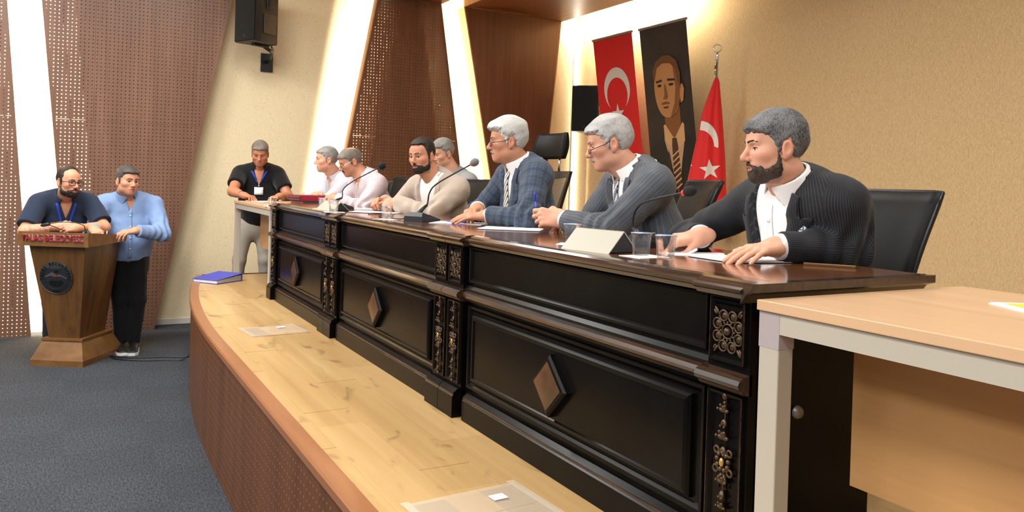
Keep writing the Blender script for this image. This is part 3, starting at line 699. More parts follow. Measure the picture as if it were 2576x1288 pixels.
# ------------------------------------------------------------------ hand
POSE = {  # per finger (index..little): three bends, splay ; thumb: three points relative to the palm (x towards thumb)
 'flat': ([(12, 10, 6)] * 4, (5, 1, -3, -8), [(0.030, 0.022, -0.006), (0.056, 0.050, -0.012), (0.066, 0.078, -0.016), (0.068, 0.100, -0.016)]),
 'rest': ([(22, 26, 14), (26, 30, 16), (30, 32, 18), (34, 32, 18)], (4, 1, -2, -6), [(0.030, 0.022, -0.008), (0.052, 0.050, -0.022), (0.052, 0.080, -0.034), (0.046, 0.102, -0.042)]),
 'pen': ([(38, 46, 18), (52, 56, 24), (64, 70, 34), (70, 76, 40)], (3, 1, -1, -3), [(0.030, 0.022, -0.008), (0.046, 0.052, -0.026), (0.036, 0.080, -0.044), (0.022, 0.100, -0.054)]),
 'fist': ([(66, 80, 44), (70, 84, 44), (72, 86, 46), (74, 86, 46)], (1, 0, -1, -2), [(0.030, 0.022, -0.010), (0.046, 0.050, -0.030), (0.030, 0.076, -0.050), (0.004, 0.084, -0.056)]),
 'clasp': ([(48, 62, 30), (50, 66, 30), (54, 66, 30), (56, 66, 34)], (2, 0, -1, -3), [(0.030, 0.022, -0.008), (0.050, 0.052, -0.020), (0.044, 0.082, -0.030), (0.030, 0.104, -0.036)]),
}
def hand_prims(pose, tx):
    """capsules (a, b, ra, rb) in hand space: y along the fingers, z back of the hand, tx = thumb side"""
    bends, splay, thumb = POSE[pose]; out = []
    base = [(0.0290, 0.090), (0.0095, 0.095), (-0.0105, 0.091), (-0.0290, 0.081)]
    lens = [(0.043, 0.026, 0.022), (0.047, 0.029, 0.023), (0.043, 0.027, 0.022), (0.034, 0.021, 0.020)]
    rad = [(0.0098, 0.0090, 0.0082, 0.0070), (0.0100, 0.0092, 0.0084, 0.0072), (0.0096, 0.0088, 0.0080, 0.0068), (0.0086, 0.0078, 0.0072, 0.0060)]
    for i in range(4):
        p = np.array([base[i][0] * tx, base[i][1], 0.001]); a = 0.0; s = math.radians(splay[i]) * tx
        for j in range(3):
            a += math.radians(bends[i][j]); dr = np.array([math.sin(s) * math.cos(a), math.cos(s) * math.cos(a), -math.sin(a)])
            e = p + dr * lens[i][j]; out.append((p, e, rad[i][j], rad[i][j + 1])); p = e
        out.append((np.array([base[i][0] * tx * 0.55, 0.03, -0.002]), np.array([base[i][0] * tx, base[i][1], 0.0]), 0.0125, rad[i][0] + 0.001))
    T = [np.array([x * tx, y, z]) for x, y, z in thumb]; r = (0.0135, 0.0118, 0.0105, 0.0085)
    for j in range(3): out.append((T[j], T[j + 1], r[j], r[j + 1]))
    out.append((np.array([0.012 * tx, 0.012, -0.004]), T[0], 0.016, 0.0135))
    return out
def hand_sdf(q, prims):
    d = rbox(q, (0, 0.050, -0.002), (0.036, 0.044, 0.0125), 0.011)
    for k, (a, b, ra, rb) in enumerate(prims): d = smin(d, cap(q, a, b, ra, rb), 0.0035 if k < 16 and k % 4 != 3 else 0.010)
    S = A3(1, 1, 1.25); d = smin(d, cap(q * S, A3(0, -0.022, 0) * S, A3(0, 0.022, 0) * S, 0.0300, 0.0285), 0.02)
    return d
def hand_frame(wrist, direction, back, s):
    y = np.asarray(direction, float); y = y / np.linalg.norm(y); z = np.asarray(back, float); z = z - y * (z @ y); z /= np.linalg.norm(z)
    return Fr(wrist, np.stack([np.cross(y, z), y, z], 1), s)
def ik(S, W, l1, l2, pole):
    S, W, pole = (np.asarray(v, float) for v in (S, W, pole)); d = W - S; L = np.linalg.norm(d)
    k = max(1.0, L * 1.01 / (l1 + l2)); l1, l2 = l1 * k, l2 * k; u = d / L; a = (l1 * l1 - l2 * l2 + L * L) / (2 * L); h = math.sqrt(max(l1 * l1 - a * a, 0))
    n = pole - u * (pole @ u); n /= np.linalg.norm(n); return S + u * a + n * h
# ------------------------------------------------------------------ cloth, skin and hair materials
def skin_mat(name, base, lip=(176, 98, 88), stub=(92, 76, 68), red=(208, 128, 108)):
    t = mat(name, base, 0.46, spec=0.4); b = t.bsdf.inputs
    b['Subsurface Weight'].default_value = 0.12; b['Subsurface Radius'].default_value = (0.012, 0.005, 0.003); b['Subsurface Scale'].default_value = 0.6
    a = t.attr('mask'); sep = t.add('ShaderNodeSeparateXYZ'); t.link(a.outputs['Vector'], sep.inputs[0])
    n1 = t.noise(t.obj(), 28.0, 4); n2 = t.noise(t.obj(), 340.0, 2)
    c = t.mix(t.math('MULTIPLY', n1, 0.35), lin(base), lin(red))
    c = t.mix(t.math('MULTIPLY', sep.outputs[2], 0.45), c, lin(red))
    c = t.mix(t.math('MULTIPLY', sep.outputs[1], t.math('ADD', 0.35, t.math('MULTIPLY', n2, 0.7))), c, lin(stub))
    c = t.mix(t.math('MULTIPLY', sep.outputs[0], 0.75), c, lin(lip))
    t.link(c, b['Base Color']); t.bump(n2, 0.10, 0.001)
skin_mat('skin_light', (214, 164, 136)); skin_mat('skin_mid', (198, 146, 114)); skin_mat('skin_tan', (180, 126, 92))
def hair_mat(name, dark, light, lo=0.35, hi=0.65, rough=0.5):
    t = mat(name, dark, rough, spec=0.35)
    n1 = t.noise(t.mapping(t.obj(), (420, 420, 90)), 1.0, 3, 0.7, 0.5); n2 = t.noise(t.obj(), 14.0, 3)
    f = t.math('ADD', t.math('MULTIPLY', n1, 0.65), t.math('MULTIPLY', n2, 0.35))
    t.link(t.ramp(f, [(lo, lin(dark)), (hi, lin(light))]), t.bsdf.inputs['Base Color']); t.bump(n1, 0.7, 0.003)
hair_mat('hair_white', (176, 174, 170), (236, 235, 232)); hair_mat('hair_silver', (140, 138, 136), (216, 214, 212)); hair_mat('hair_salt', (26, 27, 30), (158, 158, 160), 0.40, 0.68)
hair_mat('hair_dark', (24, 20, 18), (58, 48, 42)); hair_mat('hair_greybrown', (78, 70, 62), (150, 140, 128)); hair_mat('hair_darkgrey', (36, 34, 33), (96, 92, 88)); hair_mat('hair_grey', (96, 94, 90), (172, 168, 162))
hair_mat('beard_dark', (20, 17, 16), (72, 60, 52), 0.4, 0.75, 0.6); hair_mat('beard_salt', (28, 24, 22), (110, 92, 78), 0.42, 0.72, 0.6); hair_mat('moustache_grey', (92, 84, 78), (186, 180, 172))
def cloth(name, col, rough=0.85, sheen=0.15, kind=None, c2=None, per=0.01, wid=0.1, c3=None, fine=0.06):
    t = mat(name, col, rough, spec=0.2, sheen=sheen)
    a = t.attr('g'); sep = t.add('ShaderNodeSeparateXYZ'); t.link(a.outputs['Vector'], sep.inputs[0])
    def stripe(ax, per, wid, ph=0.0): return t.math('LESS_THAN', t.math('FRACT', t.math('ADD', t.math('DIVIDE', sep.outputs[ax], per), ph)), wid)
    c = lin(col)
    if kind == 'pin': c = t.mix(t.math('MULTIPLY', stripe(0, per, wid), 0.8), c, lin(c2))
    if kind == 'check':
        c = t.mix(t.math('MULTIPLY', stripe(0, per, wid), 0.75), c, lin(c2)); c = t.mix(t.math('MULTIPLY', stripe(1, per, wid), 0.75), c, lin(c3 or c2))
    if kind == 'plaid':
        for ax in (0, 1):
            c = t.mix(t.math('MULTIPLY', stripe(ax, per, 0.34), 0.42), c, lin(c2)); c = t.mix(t.math('MULTIPLY', stripe(ax, per, 0.05, 0.37), 0.5), c, lin(c3)); c = t.mix(t.math('MULTIPLY', stripe(ax, per, 0.05, 0.72), 0.4), c, lin(c3))
    if kind == 'diag':
        v = t.math('ADD', sep.outputs[0], t.math('MULTIPLY', sep.outputs[1], 0.75))
        fr = t.math('FRACT', t.math('DIVIDE', v, per)); c = t.mix(t.math('LESS_THAN', fr, wid), c, lin(c2))
        c = t.mix(t.math('MULTIPLY', t.math('LESS_THAN', fr, wid * 1.55), t.math('GREATER_THAN', fr, wid * 1.3)), c, lin(c2))
    if kind == 'cross':
        for sg in (0.8, -0.8):
            v = t.math('ADD', sep.outputs[0], t.math('MULTIPLY', sep.outputs[1], sg)); c = t.mix(t.math('LESS_THAN', t.math('FRACT', t.math('DIVIDE', v, per)), wid), c, lin(c2))
        c = t.mix(t.math('LESS_THAN', t.math('FRACT', t.math('DIVIDE', t.math('ADD', sep.outputs[0], t.math('MULTIPLY', sep.outputs[1], 0.8)), per * 2.6)), 0.3), c, lin(c3))
    if kind == 'speck':
        c = t.mix(t.ramp(t.noise(t.obj(), 170.0, 2), [(0.48, (0, 0, 0, 1)), (0.54, (1, 1, 1, 1))]), c, lin(c2))
    n = t.noise(t.obj(), 900.0, 2); n2 = t.noise(t.obj(), 9.0, 3)
    c = t.mix(t.math('MULTIPLY', n, fine * 2), c, tuple(x * 0.55 for x in lin(col)[:3]) + (1,))
    t.link(c, t.bsdf.inputs['Base Color']); t.bump(t.math('ADD', t.math('MULTIPLY', n, 0.15), n2), 0.35, 0.006)
cloth('suit_black', (26, 27, 31), 0.62, 0.1, 'pin', (58, 60, 66), 0.0075, 0.22)
cloth('suit_grey', (76, 80, 88), 0.55, 0.15, 'pin', (122, 126, 134), 0.017, 0.09)
cloth('suit_plaid', (72, 84, 100), 0.8, 0.15, 'plaid', (42, 52, 74), 0.052, 0.3, (34, 40, 54))
cloth('blazer_beige', (182, 166, 152), 0.9, 0.2, fine=0.12)
cloth('jacket_grey', (150, 150, 148), 0.9, 0.1)
cloth('shirt_white', (232, 230, 230), 0.8, 0.1, fine=0.02)
cloth('tee_white', (228, 226, 222), 0.9, 0.1, fine=0.03)
cloth('shirt_palegrey', (190, 188, 196), 0.8, 0.1, fine=0.03)
cloth('shirt_check', (218, 208, 210), 0.85, 0.1, 'check', (186, 76, 88), 0.0105, 0.20, (88, 86, 118))
cloth('polo_black', (17, 18, 20), 0.85, 0.2)
cloth('shirt_blue', (126, 152, 194), 0.8, 0.1, fine=0.05)
cloth('shirt_navy', (38, 48, 66), 0.85, 0.1, fine=0.10)
cloth('trousers_black', (16, 16, 18), 0.9, 0.05); cloth('trousers_grey', (168, 160, 148), 0.9, 0.05); cloth('trousers_dark', (34, 36, 42), 0.9, 0.05)
cloth('tie_stripe', (236, 228, 214), 0.5, 0.1, 'diag', (34, 38, 54), 0.026, 0.36)
cloth('tie_check', (52, 56, 66), 0.5, 0.1, 'cross', (190, 194, 200), 0.017, 0.16, (206, 208, 212))
cloth('pocket_square', (60, 64, 76), 0.8, 0.1, 'speck', (196, 198, 206))
cloth('lanyard_blue', (40, 66, 178), 0.55, 0.1)
mat('eye_white', (224, 216, 210), 0.12, spec=0.6)
tt = mat('eye', (226, 218, 212), 0.08, spec=0.6)
sp_ = tt.add('ShaderNodeSeparateXYZ'); nv_ = tt.add('ShaderNodeVectorMath'); nv_.operation = 'NORMALIZE'; tt.link(tt.obj(), nv_.inputs[0]); tt.link(nv_.outputs[0], sp_.inputs[0])
tt.link(tt.ramp(sp_.outputs[1], [(0.0, lin((214, 200, 192))), (0.80, lin((226, 218, 212))), (0.86, lin((54, 34, 22))), (0.955, lin((46, 28, 18))), (0.965, lin((6, 5, 5)))]), tt.bsdf.inputs['Base Color'])
mat('frame_black', (22, 22, 24), 0.25, spec=0.6); mat('frame_silver', (196, 196, 198), 0.25, metal=0.9); mat('lens', (250, 252, 255), 0.02, trans=1.0, ior=1.01, spec=0.3)
mat('steel', (200, 200, 202), 0.22, metal=1.0); mat('badge_white', (236, 236, 234), 0.4); mat('button', (222, 218, 210), 0.3); mat('pen_blue', (28, 52, 190), 0.25, spec=0.6); mat('pen_clear', (206, 214, 234), 0.15, spec=0.6); mat('black_plastic', (22, 22, 23), 0.38); mat('shoe_black', (20, 20, 22), 0.5); mat('sole_white', (220, 220, 220), 0.5); mat('leather_black', (18, 17, 17), 0.42)
ME_EYE = MB().ell((0, 0, 0), (0.0128,) * 3, 16, 12).mesh('eye')
# ------------------------------------------------------------------ body
def torso_sdf(q, c):
    w = c.get('w', 1.0); fat = c.get('fat', 0.0)
    d = fcap(q, (0, 0, 0.0), (0, 0.0, 0.16), 0.152 * w + fat * 0.3, 0.148 * w + fat * 0.5, 0.74)
    d = smin(d, fcap(q, (0, 0.004, 0.20), (0, -0.004, 0.365), 0.156 * w + fat * 0.3, 0.150 * w, 0.70), 0.09)
    if fat > 0: d = smin(d, ellp(q, (0, 0.05 + fat * 0.5, 0.10), (0.13, 0.09 + fat * 0.6, 0.13)), 0.08)
    d = smin(d, cap(q, (-0.152 * w, -0.008, 0.434), (0.152 * w, -0.008, 0.434), 0.060, 0.060), 0.06)
    m = np.stack([np.abs(q[:, 0]), q[:, 1], q[:, 2]], 1)
    return smin(d, cap(m, (0.0, -0.024, 0.495), (0.135 * w, -0.014, 0.452), 0.052, 0.046), 0.05)
def add_part(V, Q, parts):
    n = sum(len(p[0]) for p in parts); parts.append((V, Q + n))
def drape(sdf, fr, inner, outer, name, m, parent, n=14, k=5, offs=0.004, thick=0.004, uvscale=None):
    """a strip between two polylines given in torso (x, z), laid on the front of sdf"""
    def res(pl, n):
        pl = np.array(pl, float); L = np.r_[0, np.cumsum(np.linalg.norm(np.diff(pl, axis=0), axis=1))]; t = np.linspace(0, L[-1], n)
        return np.stack([np.interp(t, L, pl[:, i]) for i in range(2)], 1)
    a, b = res(inner, n), res(outer, n); g = np.stack([a * (1 - v) + b * v for v in np.linspace(0, 1, k)], 1).reshape(-1, 2)
    p = np.stack([g[:, 0], np.full(len(g), 0.34), g[:, 1]], 1); W = fr.out(p); dr = -fr.M[:, 1]
    for _ in range(60):
        d = sdf(W.astype(f32)); W = W + dr * np.clip(d - 0.0005, -0.02, 0.05)[:, None] * 0.8
    W = W - dr * offs
    uv = np.zeros((len(g), 3)); uv[:, 0] = g[:, 0]; uv[:, 1] = g[:, 1]
    fs = [(i * k + j, i * k + j + 1, (i + 1) * k + j + 1, (i + 1) * k + j) for i in range(n - 1) for j in range(k - 1)]
    W2 = W - dr * thick; N = len(W)
    ring = [j for j in range(k)] + [i * k + k - 1 for i in range(1, n)] + [(n - 1) * k + j for j in range(k - 2, -1, -1)] + [i * k for i in range(n - 2, 0, -1)]
    allf = [tuple(f[::-1]) for f in fs] + [tuple(i + N for i in f) for f in fs] + [(ring[i], ring[(i + 1) % len(ring)], ring[(i + 1) % len(ring)] + N, ring[i] + N) for i in range(len(ring))]
    o0 = np.array(worldloc(parent)); me = mesh_np(name, np.r_[W, W2] - o0, np.array(allf), {'g': ('FLOAT_VECTOR', np.r_[uv, uv])})
    bm = bmesh.new(); bm.from_mesh(me); bmesh.ops.recalc_face_normals(bm, faces=bm.faces[:]); bm.to_mesh(me); bm.free()
    return link_mesh(name, me, m, parent)
def person(c):
    s = c['s']; sh = c.get('sh', s); N = np.array(c['neck']); tf = frame(c['psi_t'], c.get('lean', 10), c.get('roll_t', 0)); tf_up = tf[:, 2]
    T = Fr(N - tf_up * 0.50 * s, tf, s); Hd = Fr(c['head'], frame(c['psi_h'], c.get('pitch', 0), c.get('roll', 0)), sh)
    base = c.get('base', (T.o[0], T.o[1], ZS)); root = empty('person', base, c['label'], 'person')
    o0 = np.array(base); hh, hc = c.get('hh', 0.003), c.get('hc', 0.009)
    hp = dict(HP); hp.update(c.get('hp', {}))
    up_ = A3(0, 0, 1)
    # arms
    arms = []
    for key, sx in (('R', 1), ('L', -1)):
        a = c[key]; S = T.out((sx * 0.182 * c.get('w', 1), a.get('sf', 0.02), 0.432)); W = np.array(a['w']); E = np.array(a['E']) if 'E' in a else ik(S, W, 0.285 * s, 0.255 * s, np.array(a.get('pole', (0, 0, -1)), float))
        hd = np.array(a.get('dir', W - E), float); hf = hand_frame(W, hd, a.get('back', (0, 0, 1)), s * a.get('hs', 1.0)); tx = -sx
        arms.append(dict(S=S, E=E, W=W, hf=hf, pr=hand_prims(a.get('pose', 'rest'), tx), sx=sx, d=(W - E) / np.linalg.norm(W - E)))
    sk = c.get('skin', 'skin_mid')
    # ---- body: head and neck, arms with hands, torso core, one mesh
    nb = T.out((0, -0.012, 0.47)); nt = Hd.out((0, -0.030, -0.075)); nf = Hd.out((0, 0.004, -0.085)); nr = 0.057 * s * hp['neck']; chest = T.out((0, -0.005, 0.36))
    def f_head(P):
        d = head_full(Hd.to(P), hp) * sh
        d = smin(d, cap(P, nt, nb, nr, nr * 1.06), 0.018 * s); d = smin(d, cap(P, nf, T.out((0, 0.022, 0.46)), nr * 0.72, nr * 0.75), 0.02 * s)
        return smin(d, cap(P, nb, chest, nr * 1.05, nr * 1.2), 0.02 * s)
    pts = np.array([Hd.out((x, y, z)) for x in (-0.1, 0.1) for y in (-0.13, 0.14) for z in (-0.14, 0.15)] + [nb - 0.07 * s, nb + 0.07 * s])
    V, Q = surface(f_head, pts.min(0) - 0.01, pts.max(0) + 0.01, hh)
    parts = []; add_part(V, Q, parts); q = Hd.to(V.astype(f32)); m = np.abs(q[:, 0])
    msk = np.zeros((len(V), 3))
    msk[:, 0] = (1 - sstep(np.sqrt((m / 0.026) ** 2 + ((q[:, 2] + 0.0705) / 0.0125) ** 2), 0.75, 1.1)) * (q[:, 1] > 0.075)
    if c.get('stubble'): msk[:, 1] = c['stubble'] * sstep(-polysd(q[:, 1], q[:, 2], BEARD), -0.006, 0.010) * (q[:, 2] > -0.125)
    msk[:, 2] = np.clip(1 - np.minimum.reduce([np.linalg.norm(q - A3(0, 0.112, -0.034), axis=1) / 0.03, np.abs(m - 0.085) / 0.016 + np.abs(q[:, 1] + 0.01) / 0.05, np.linalg.norm(np.stack([m, q[:, 1], q[:, 2]], 1) - A3(0.045, 0.07, -0.03), axis=1) / 0.04]), 0, 1)
    masks = [msk]
    for a in arms:
        bare = c.get('bare', False)
        def f_arm(P, a=a):
            d = hand_sdf(a['hf'].to(P), a['pr']) * a['hf'].s
            d = smin(d, cap(P, a['E'], a['W'], 0.046 * s, 0.029 * s), 0.025 * s)
            d = smin(d, cap(P, a['E'] * 0.72 + a['W'] * 0.28, a['E'] * 0.5 + a['W'] * 0.5, 0.046 * s, 0.038 * s), 0.02)
            if bare: d = smin(d, cap(P, a['S'], a['E'], 0.056 * s, 0.047 * s), 0.025 * s)
            return d
        tip = a['hf'].out((0, 0.19, -0.03)); t2 = a['hf'].out((0, 0.1, 0))
        P_ = np.array([a['W'], tip, t2] + ([a['E'], a['S'], a['E'] * 0.5 + a['S'] * 0.5] if bare else [a['W'] - a['d'] * 0.10]))
        lo, hi = P_.min(0) - 0.08 * s, P_.max(0) + 0.08 * s
        def f_cut(P, a=a):
            d = f_arm(P, a)
            return d if bare else np.maximum(d, -((P - (a['W'] - a['d'] * 0.09).astype(f32)) @ a['d'].astype(f32)))
        V, Q = surface(f_cut, lo, hi, c.get('hhand', hh)); add_part(V, Q, parts); masks.append(np.zeros((len(V), 3)))
    def f_core(P): return torso_sdf(T.to(P), c) * s
    lo_, hi_ = T.out((-0.26, -0.2, -0.05)), T.out((0.26, 0.25, 0.56)); cor = np.array([T.out((x, y, z)) for x in (-0.27, 0.27) for y in (-0.2, 0.26) for z in (-0.17, 0.56)])
    V, Q = surface(f_core, cor.min(0), cor.max(0), 0.014); add_part(V, Q, parts); masks.append(np.zeros((len(V), 3)))
    V = np.concatenate([p[0] for p in parts]); Q = np.concatenate([p[1] for p in parts])
    link_mesh('body', mesh_np('body', V - o0, Q, {'mask': ('FLOAT_VECTOR', np.concatenate(masks))}), sk, root)
    def sub(name, fn, lo, hi, h, m, parent=root, g=None):
        V, Q = surface(fn, lo, hi, h)
        if not len(V): return None
        at = {}
        if g is not None: at['g'] = ('FLOAT_VECTOR', g(V))
        return link_mesh(name, mesh_np(name, V - np.array(worldloc(parent)), Q, at), m, parent)
    hb = np.array([Hd.out((x, y, z)) for x in (-0.13, 0.13) for y in (-0.16, 0.17) for z in (-0.17, 0.19)]); hlo, hhi = hb.min(0), hb.max(0)
    if c.get('hair'):
        p = dict(hp); p.update(dict(t=0.006, ttop=0.014, poly=HAIR['short'])); p.update(c['hair']); p['poly'] = HAIR[p['poly']] if isinstance(p['poly'], str) else p['poly']
        sub('hair', lambda P: hair_sdf(Hd.to(P), p) * sh, hlo, hhi, hh * 1.1, c['hairmat'])
    if c.get('beard'): sub('beard', lambda P: beard_sdf(Hd.to(P), hp, c['beard'], c.get('beardpoly', BEARD)) * sh, hlo, hhi, hh * 1.1, c.get('beardmat', 'beard_dark'))
    if c.get('moustache'): sub('moustache', lambda P: moustache_sdf(Hd.to(P), hp, c['moustache']) * sh, hlo, hhi, hh * 0.9, c.get('moustachemat', 'beard_dark'))
    sub('eyebrows', lambda P: brow_sdf(Hd.to(P), hp) * sh, hlo, hhi, hh * 0.8, c.get('browmat', c.get('hairmat', 'hair_dark')))
    sub('eyelashes', lambda P: lash_sdf(Hd.to(P), hp) * sh, Hd.o - 0.13, Hd.o + 0.13, min(hh * 0.7, 0.0022), 'hair_dark')
    gz = c.get('gaze', (0, 0))
    for sx in (-1, 1):
        e = link_mesh('eye', ME_EYE, 'eye', root); loc = Hd.out((sx * 0.0315, 0.0735, -0.002)) - o0
        M3 = frame(c['psi_h'] + gz[0], c.get('pitch', 0) + gz[1], c.get('roll', 0)) * sh
        e.matrix_local = Matrix.Translation(Vector(loc)) @ Matrix(M3.tolist()).to_4x4()
    # ---- clothes
    o_t = c.get('off', 0.012); sl = c.get('sleeve', (0.068, 0.056, 0.043)); short = c.get('short', False); fold = c.get('fold', 1.0)
    vz = c.get('vneck')     # (z bottom, half width at top)
    def arm_d(P, a):
        S, E, W = a['S'], a['E'], a['W']
        d1 = cap(P, S, E, sl[0] * s, sl[1] * s)
        if short:
            u = (E - S) / np.linalg.norm(E - S); cut = (P - (S + (E - S) * short).astype(f32)) @ u.astype(f32)
            d1 = cap(P, S, S + (E - S) * 1.2, sl[0] * s, (sl[0] + 0.004) * s); return smax(d1, cut, 0.006)
        end = W - a['d'] * 0.014 * s; d2 = cap(P, E, W + a['d'] * 0.06, sl[1] * s, sl[2] * s)
        d2 = smax(d2, (P - end.astype(f32)) @ a['d'].astype(f32), 0.006)
        tt_ = np.clip(((P - S.astype(f32)) @ ((E - S) / np.linalg.norm(E - S)).astype(f32)) / (0.285 * s), 0, 2)
        rE = np.linalg.norm(P - E.astype(f32), axis=1); bell = np.exp(-(rE / (0.11 * s)) ** 2)
        ph = ((P - E.astype(f32)) @ (a['d']).astype(f32))
        return smin(d1, d2, 0.025 * s) - fold * bell * 0.0085 * np.sin(ph * 95 + 2.2 * nz(P, 16.0, 1.0)) - fold * 0.0032 * nz(P, 30.0, 0.3) - fold * 0.0016 * nz(P, 62.0, 1.3)
    def f_tor(P):
        q = T.to(P); d = torso_sdf(q, c) * s - o_t * s - fold * 0.0048 * nz(P * A3(1, 1, 0.7), 21.0, 0.9) - fold * 0.0022 * nz(P, 46.0, 2.0)
        d = smax(d, (-0.14 if not c.get('hem') else c['hem']) * s - q[:, 2] * s, 0.01)
        if vz:
            zb, hw = vz; wz = np.clip((q[:, 2] - zb) / (0.49 - zb), 0, 1.6) * hw
            d = smax(d, -np.maximum(np.abs(q[:, 0] - c.get('vx', 0.0)) - wz, -(q[:, 1] - 0.0)) * s, 0.004)
        return d
    def f_cloth(P):
        q = T.to(P); d = f_tor(P)
        for a in arms: d = smin(d, arm_d(P, a), 0.040 * s)
        nd = cap(P, nt, nb, nr * 1.02, nr * 1.06); d = smax(d, -np.maximum(nd, (0.44 - q[:, 2]) * s), 0.006)
        return d
    def gcoord(V):
        P = V.astype(f32); q = T.to(P); D = [torso_sdf(q, c) * s]; G = [np.stack([np.arctan2(q[:, 0], np.abs(q[:, 1]) + 0.10) * 0.17 * s, q[:, 2] * s, q[:, 1] * 0], 1)]
        for a in arms:
            for (A_, B_, r, o_) in ((a['S'], a['E'], sl[0] * s, 0.0), (a['E'], a['W'], sl[1] * s, 0.285 * s)):
                D.append(cap(P, A_, B_, r, sl[1] * s) - 0.004); u = (B_ - A_) / np.linalg.norm(B_ - A_); rf = np.cross(u, T.M[:, 1] if o_ == 0 else np.array([0, 0, 1.0])); rf /= np.linalg.norm(rf); r2 = np.cross(u, rf); pa = V - A_
                G.append(np.stack([np.arctan2(pa @ r2, pa @ rf) * r, pa @ u + o_, np.zeros(len(V))], 1))
        k = np.argmin(np.stack(D, 1), 1); return np.stack(G, 1)[np.arange(len(V)), k]
    ap = np.concatenate([cor] + [np.array([a['S'], a['E'], a['W'] if not short else a['E']]) + d_ for a in arms for d_ in ((0.085 * s,) * 3, (-0.085 * s,) * 3)])
    cl = sub(c['cloth_name'], f_cloth, ap.min(0), ap.max(0), hc, c['cloth'], g=gcoord)
    def f_collar(r0, flare, z0, z1, tilt, th, front):
        """conical band round the neck; front = half width of the opening (None: only behind)"""
        def fn(P):
            q = T.to(P); zz = q[:, 2] + tilt * q[:, 1]
            d = cap(P, nt, nb, nr, nr * 1.06) - (r0 + flare * np.clip(z1 - zz, 0, 1)) * s
            d = np.abs(d) - th * s; d = np.maximum(d, (np.abs(zz - (z0 + z1) / 2) - (z1 - z0) / 2) * s)
            if front is None: d = np.maximum(d, (q[:, 1] - 0.035) * s)
            else: d = np.maximum(d, -np.maximum(np.abs(q[:, 0]) - front - 0.55 * np.clip(z1 - zz, 0, 1), -(q[:, 1])) * s)
            return d - 0.0012
        return fn
    nlo, nhi = nb - 0.16 * s, nb + 0.16 * s
    cz = c.get('collar_z', (0.484, 0.560))
    under = None
    if c.get('jacket'):
        c2 = dict(c)
        def f_shirt(P): return torso_sdf(T.to(P), c) * s - 0.006 * s
        V, Q = surface(f_shirt, cor.min(0), cor.max(0), 0.010)
        under = link_mesh(c.get('shirt_name', 'shirt'), mesh_np('shirt', V - o0, Q, {'g': ('FLOAT_VECTOR', gcoord(V))}), c['shirt'], root)
        # lapels and collar of the jacket
        zb, hw = vz
        for sx in (-1, 1):
            inn = [(sx * (hw * 1.0), 0.492), (sx * hw * 0.62, 0.38), (sx * 0.006, zb + 0.004)]
            wl = c.get('lapel', 0.072)
            out = [(sx * (hw + 0.030), 0.482), (sx * (hw * 0.86 + wl * 0.55), 0.425), (sx * (hw * 0.80 + wl * 0.62), 0.412), (sx * (hw * 0.80 + wl * 1.12), 0.420), (sx * (hw * 0.45 + wl * 0.95), 0.31), (sx * 0.030, zb + 0.02), (sx * 0.012, zb)]
            drape(f_tor, T, inn, out, 'lapel', c['cloth'], cl, 22, 5, 0.006, 0.007)
        sub('jacket_collar', f_collar(0.019, 0.35, 0.462, 0.545, 0.36, 0.005, None), nlo, nhi, 0.005 if hc < 0.0075 else 0.006, c['cloth'], cl, gcoord)
        for a in arms:
            e_ = a['W'] - a['d'] * 0.02 * s
            if c.get('cuffs', True): sub('cuff', lambda P, a=a: np.maximum(np.maximum(cap(P, a['W'] - a['d'] * 0.05, a['W'] + a['d'] * 0.05, 0.041 * s, 0.040 * s), (P - (a['W'] + a['d'] * 0.002).astype(f32)) @ a['d'].astype(f32)), -((P - (a['W'] - a['d'] * 0.05).astype(f32)) @ a['d'].astype(f32))), a['W'] - 0.09, a['W'] + 0.09, 0.004, c['shirt'], under)
    sm = c.get('shirt', c['cloth']); par = under or cl
    if c.get('collar', True):
        sub('collar', f_collar(0.008, c.get('flare', 0.50), cz[0], cz[1], 0.42, 0.0028, c.get('collar_open', 0.012)), nlo, nhi, 0.004 if hh < 0.0035 else 0.005, sm, par, gcoord)
    fs = f_shirt if c.get('jacket') else f_tor
    if c.get('tie'):
        drape(fs, T, [(-0.013, 0.486), (-0.019, 0.455), (-0.014, 0.446), (-0.030, 0.28), (-0.040, 0.12)], [(0.013, 0.486), (0.019, 0.455), (0.014, 0.446), (0.030, 0.28), (0.040, 0.12)], 'tie', c['tie'], root, 24, 6, 0.005, 0.005)
        kn = T.out((0, 0.0, 0.452))
    if c.get('placket'):
        drape(fs, T, [(-0.014, 0.455), (-0.014, 0.0)], [(0.014, 0.455), (0.014, 0.0)], 'placket', sm, par, 24, 3, 0.001, 0.002)
    for z in c.get('buttons', ()):
        drape(fs, T, [(-0.0055, z), (-0.0055, z + 0.011)], [(0.0055, z), (0.0055, z + 0.011)], 'button', 'button', par, 3, 3, 0.003, 0.002)
    # ---- trousers and shoes
    if c.get('legs'):
        L = c['legs']
        def f_leg(P):
            q = T.to(P); d = fcap(q, (0, 0, -0.10), (0, 0, 0.03), 0.158 * c.get('w', 1), 0.156 * c.get('w', 1), 0.76) * s - 0.004
            d = smax(d, (q[:, 2] - 0.035) * s, 0.006)
            for (h_, k_, a_) in L:
                d = smin(d, cap(P, h_, k_, 0.088 * s, 0.064 * s), 0.04); d = smin(d, cap(P, k_, a_, 0.062 * s, 0.052 * s), 0.03)
                d = smax(d, a_[2] - P[:, 2] + 0.0, 0.01) if False else d
            return d - 0.003 * nz(P, 17.0, 0.5) - 0.0015 * nz(P, 40.0, 1.5)
        lp = np.array([v for l_ in L for v in l_] + [T.out((0.2, 0.2, -0.26)), T.out((-0.2, -0.2, 0.06))])
        sub('trousers', f_leg, lp.min(0) - 0.12, lp.max(0) + 0.12, c.get('hl', 0.016), c.get('trousers', 'trousers_dark'))
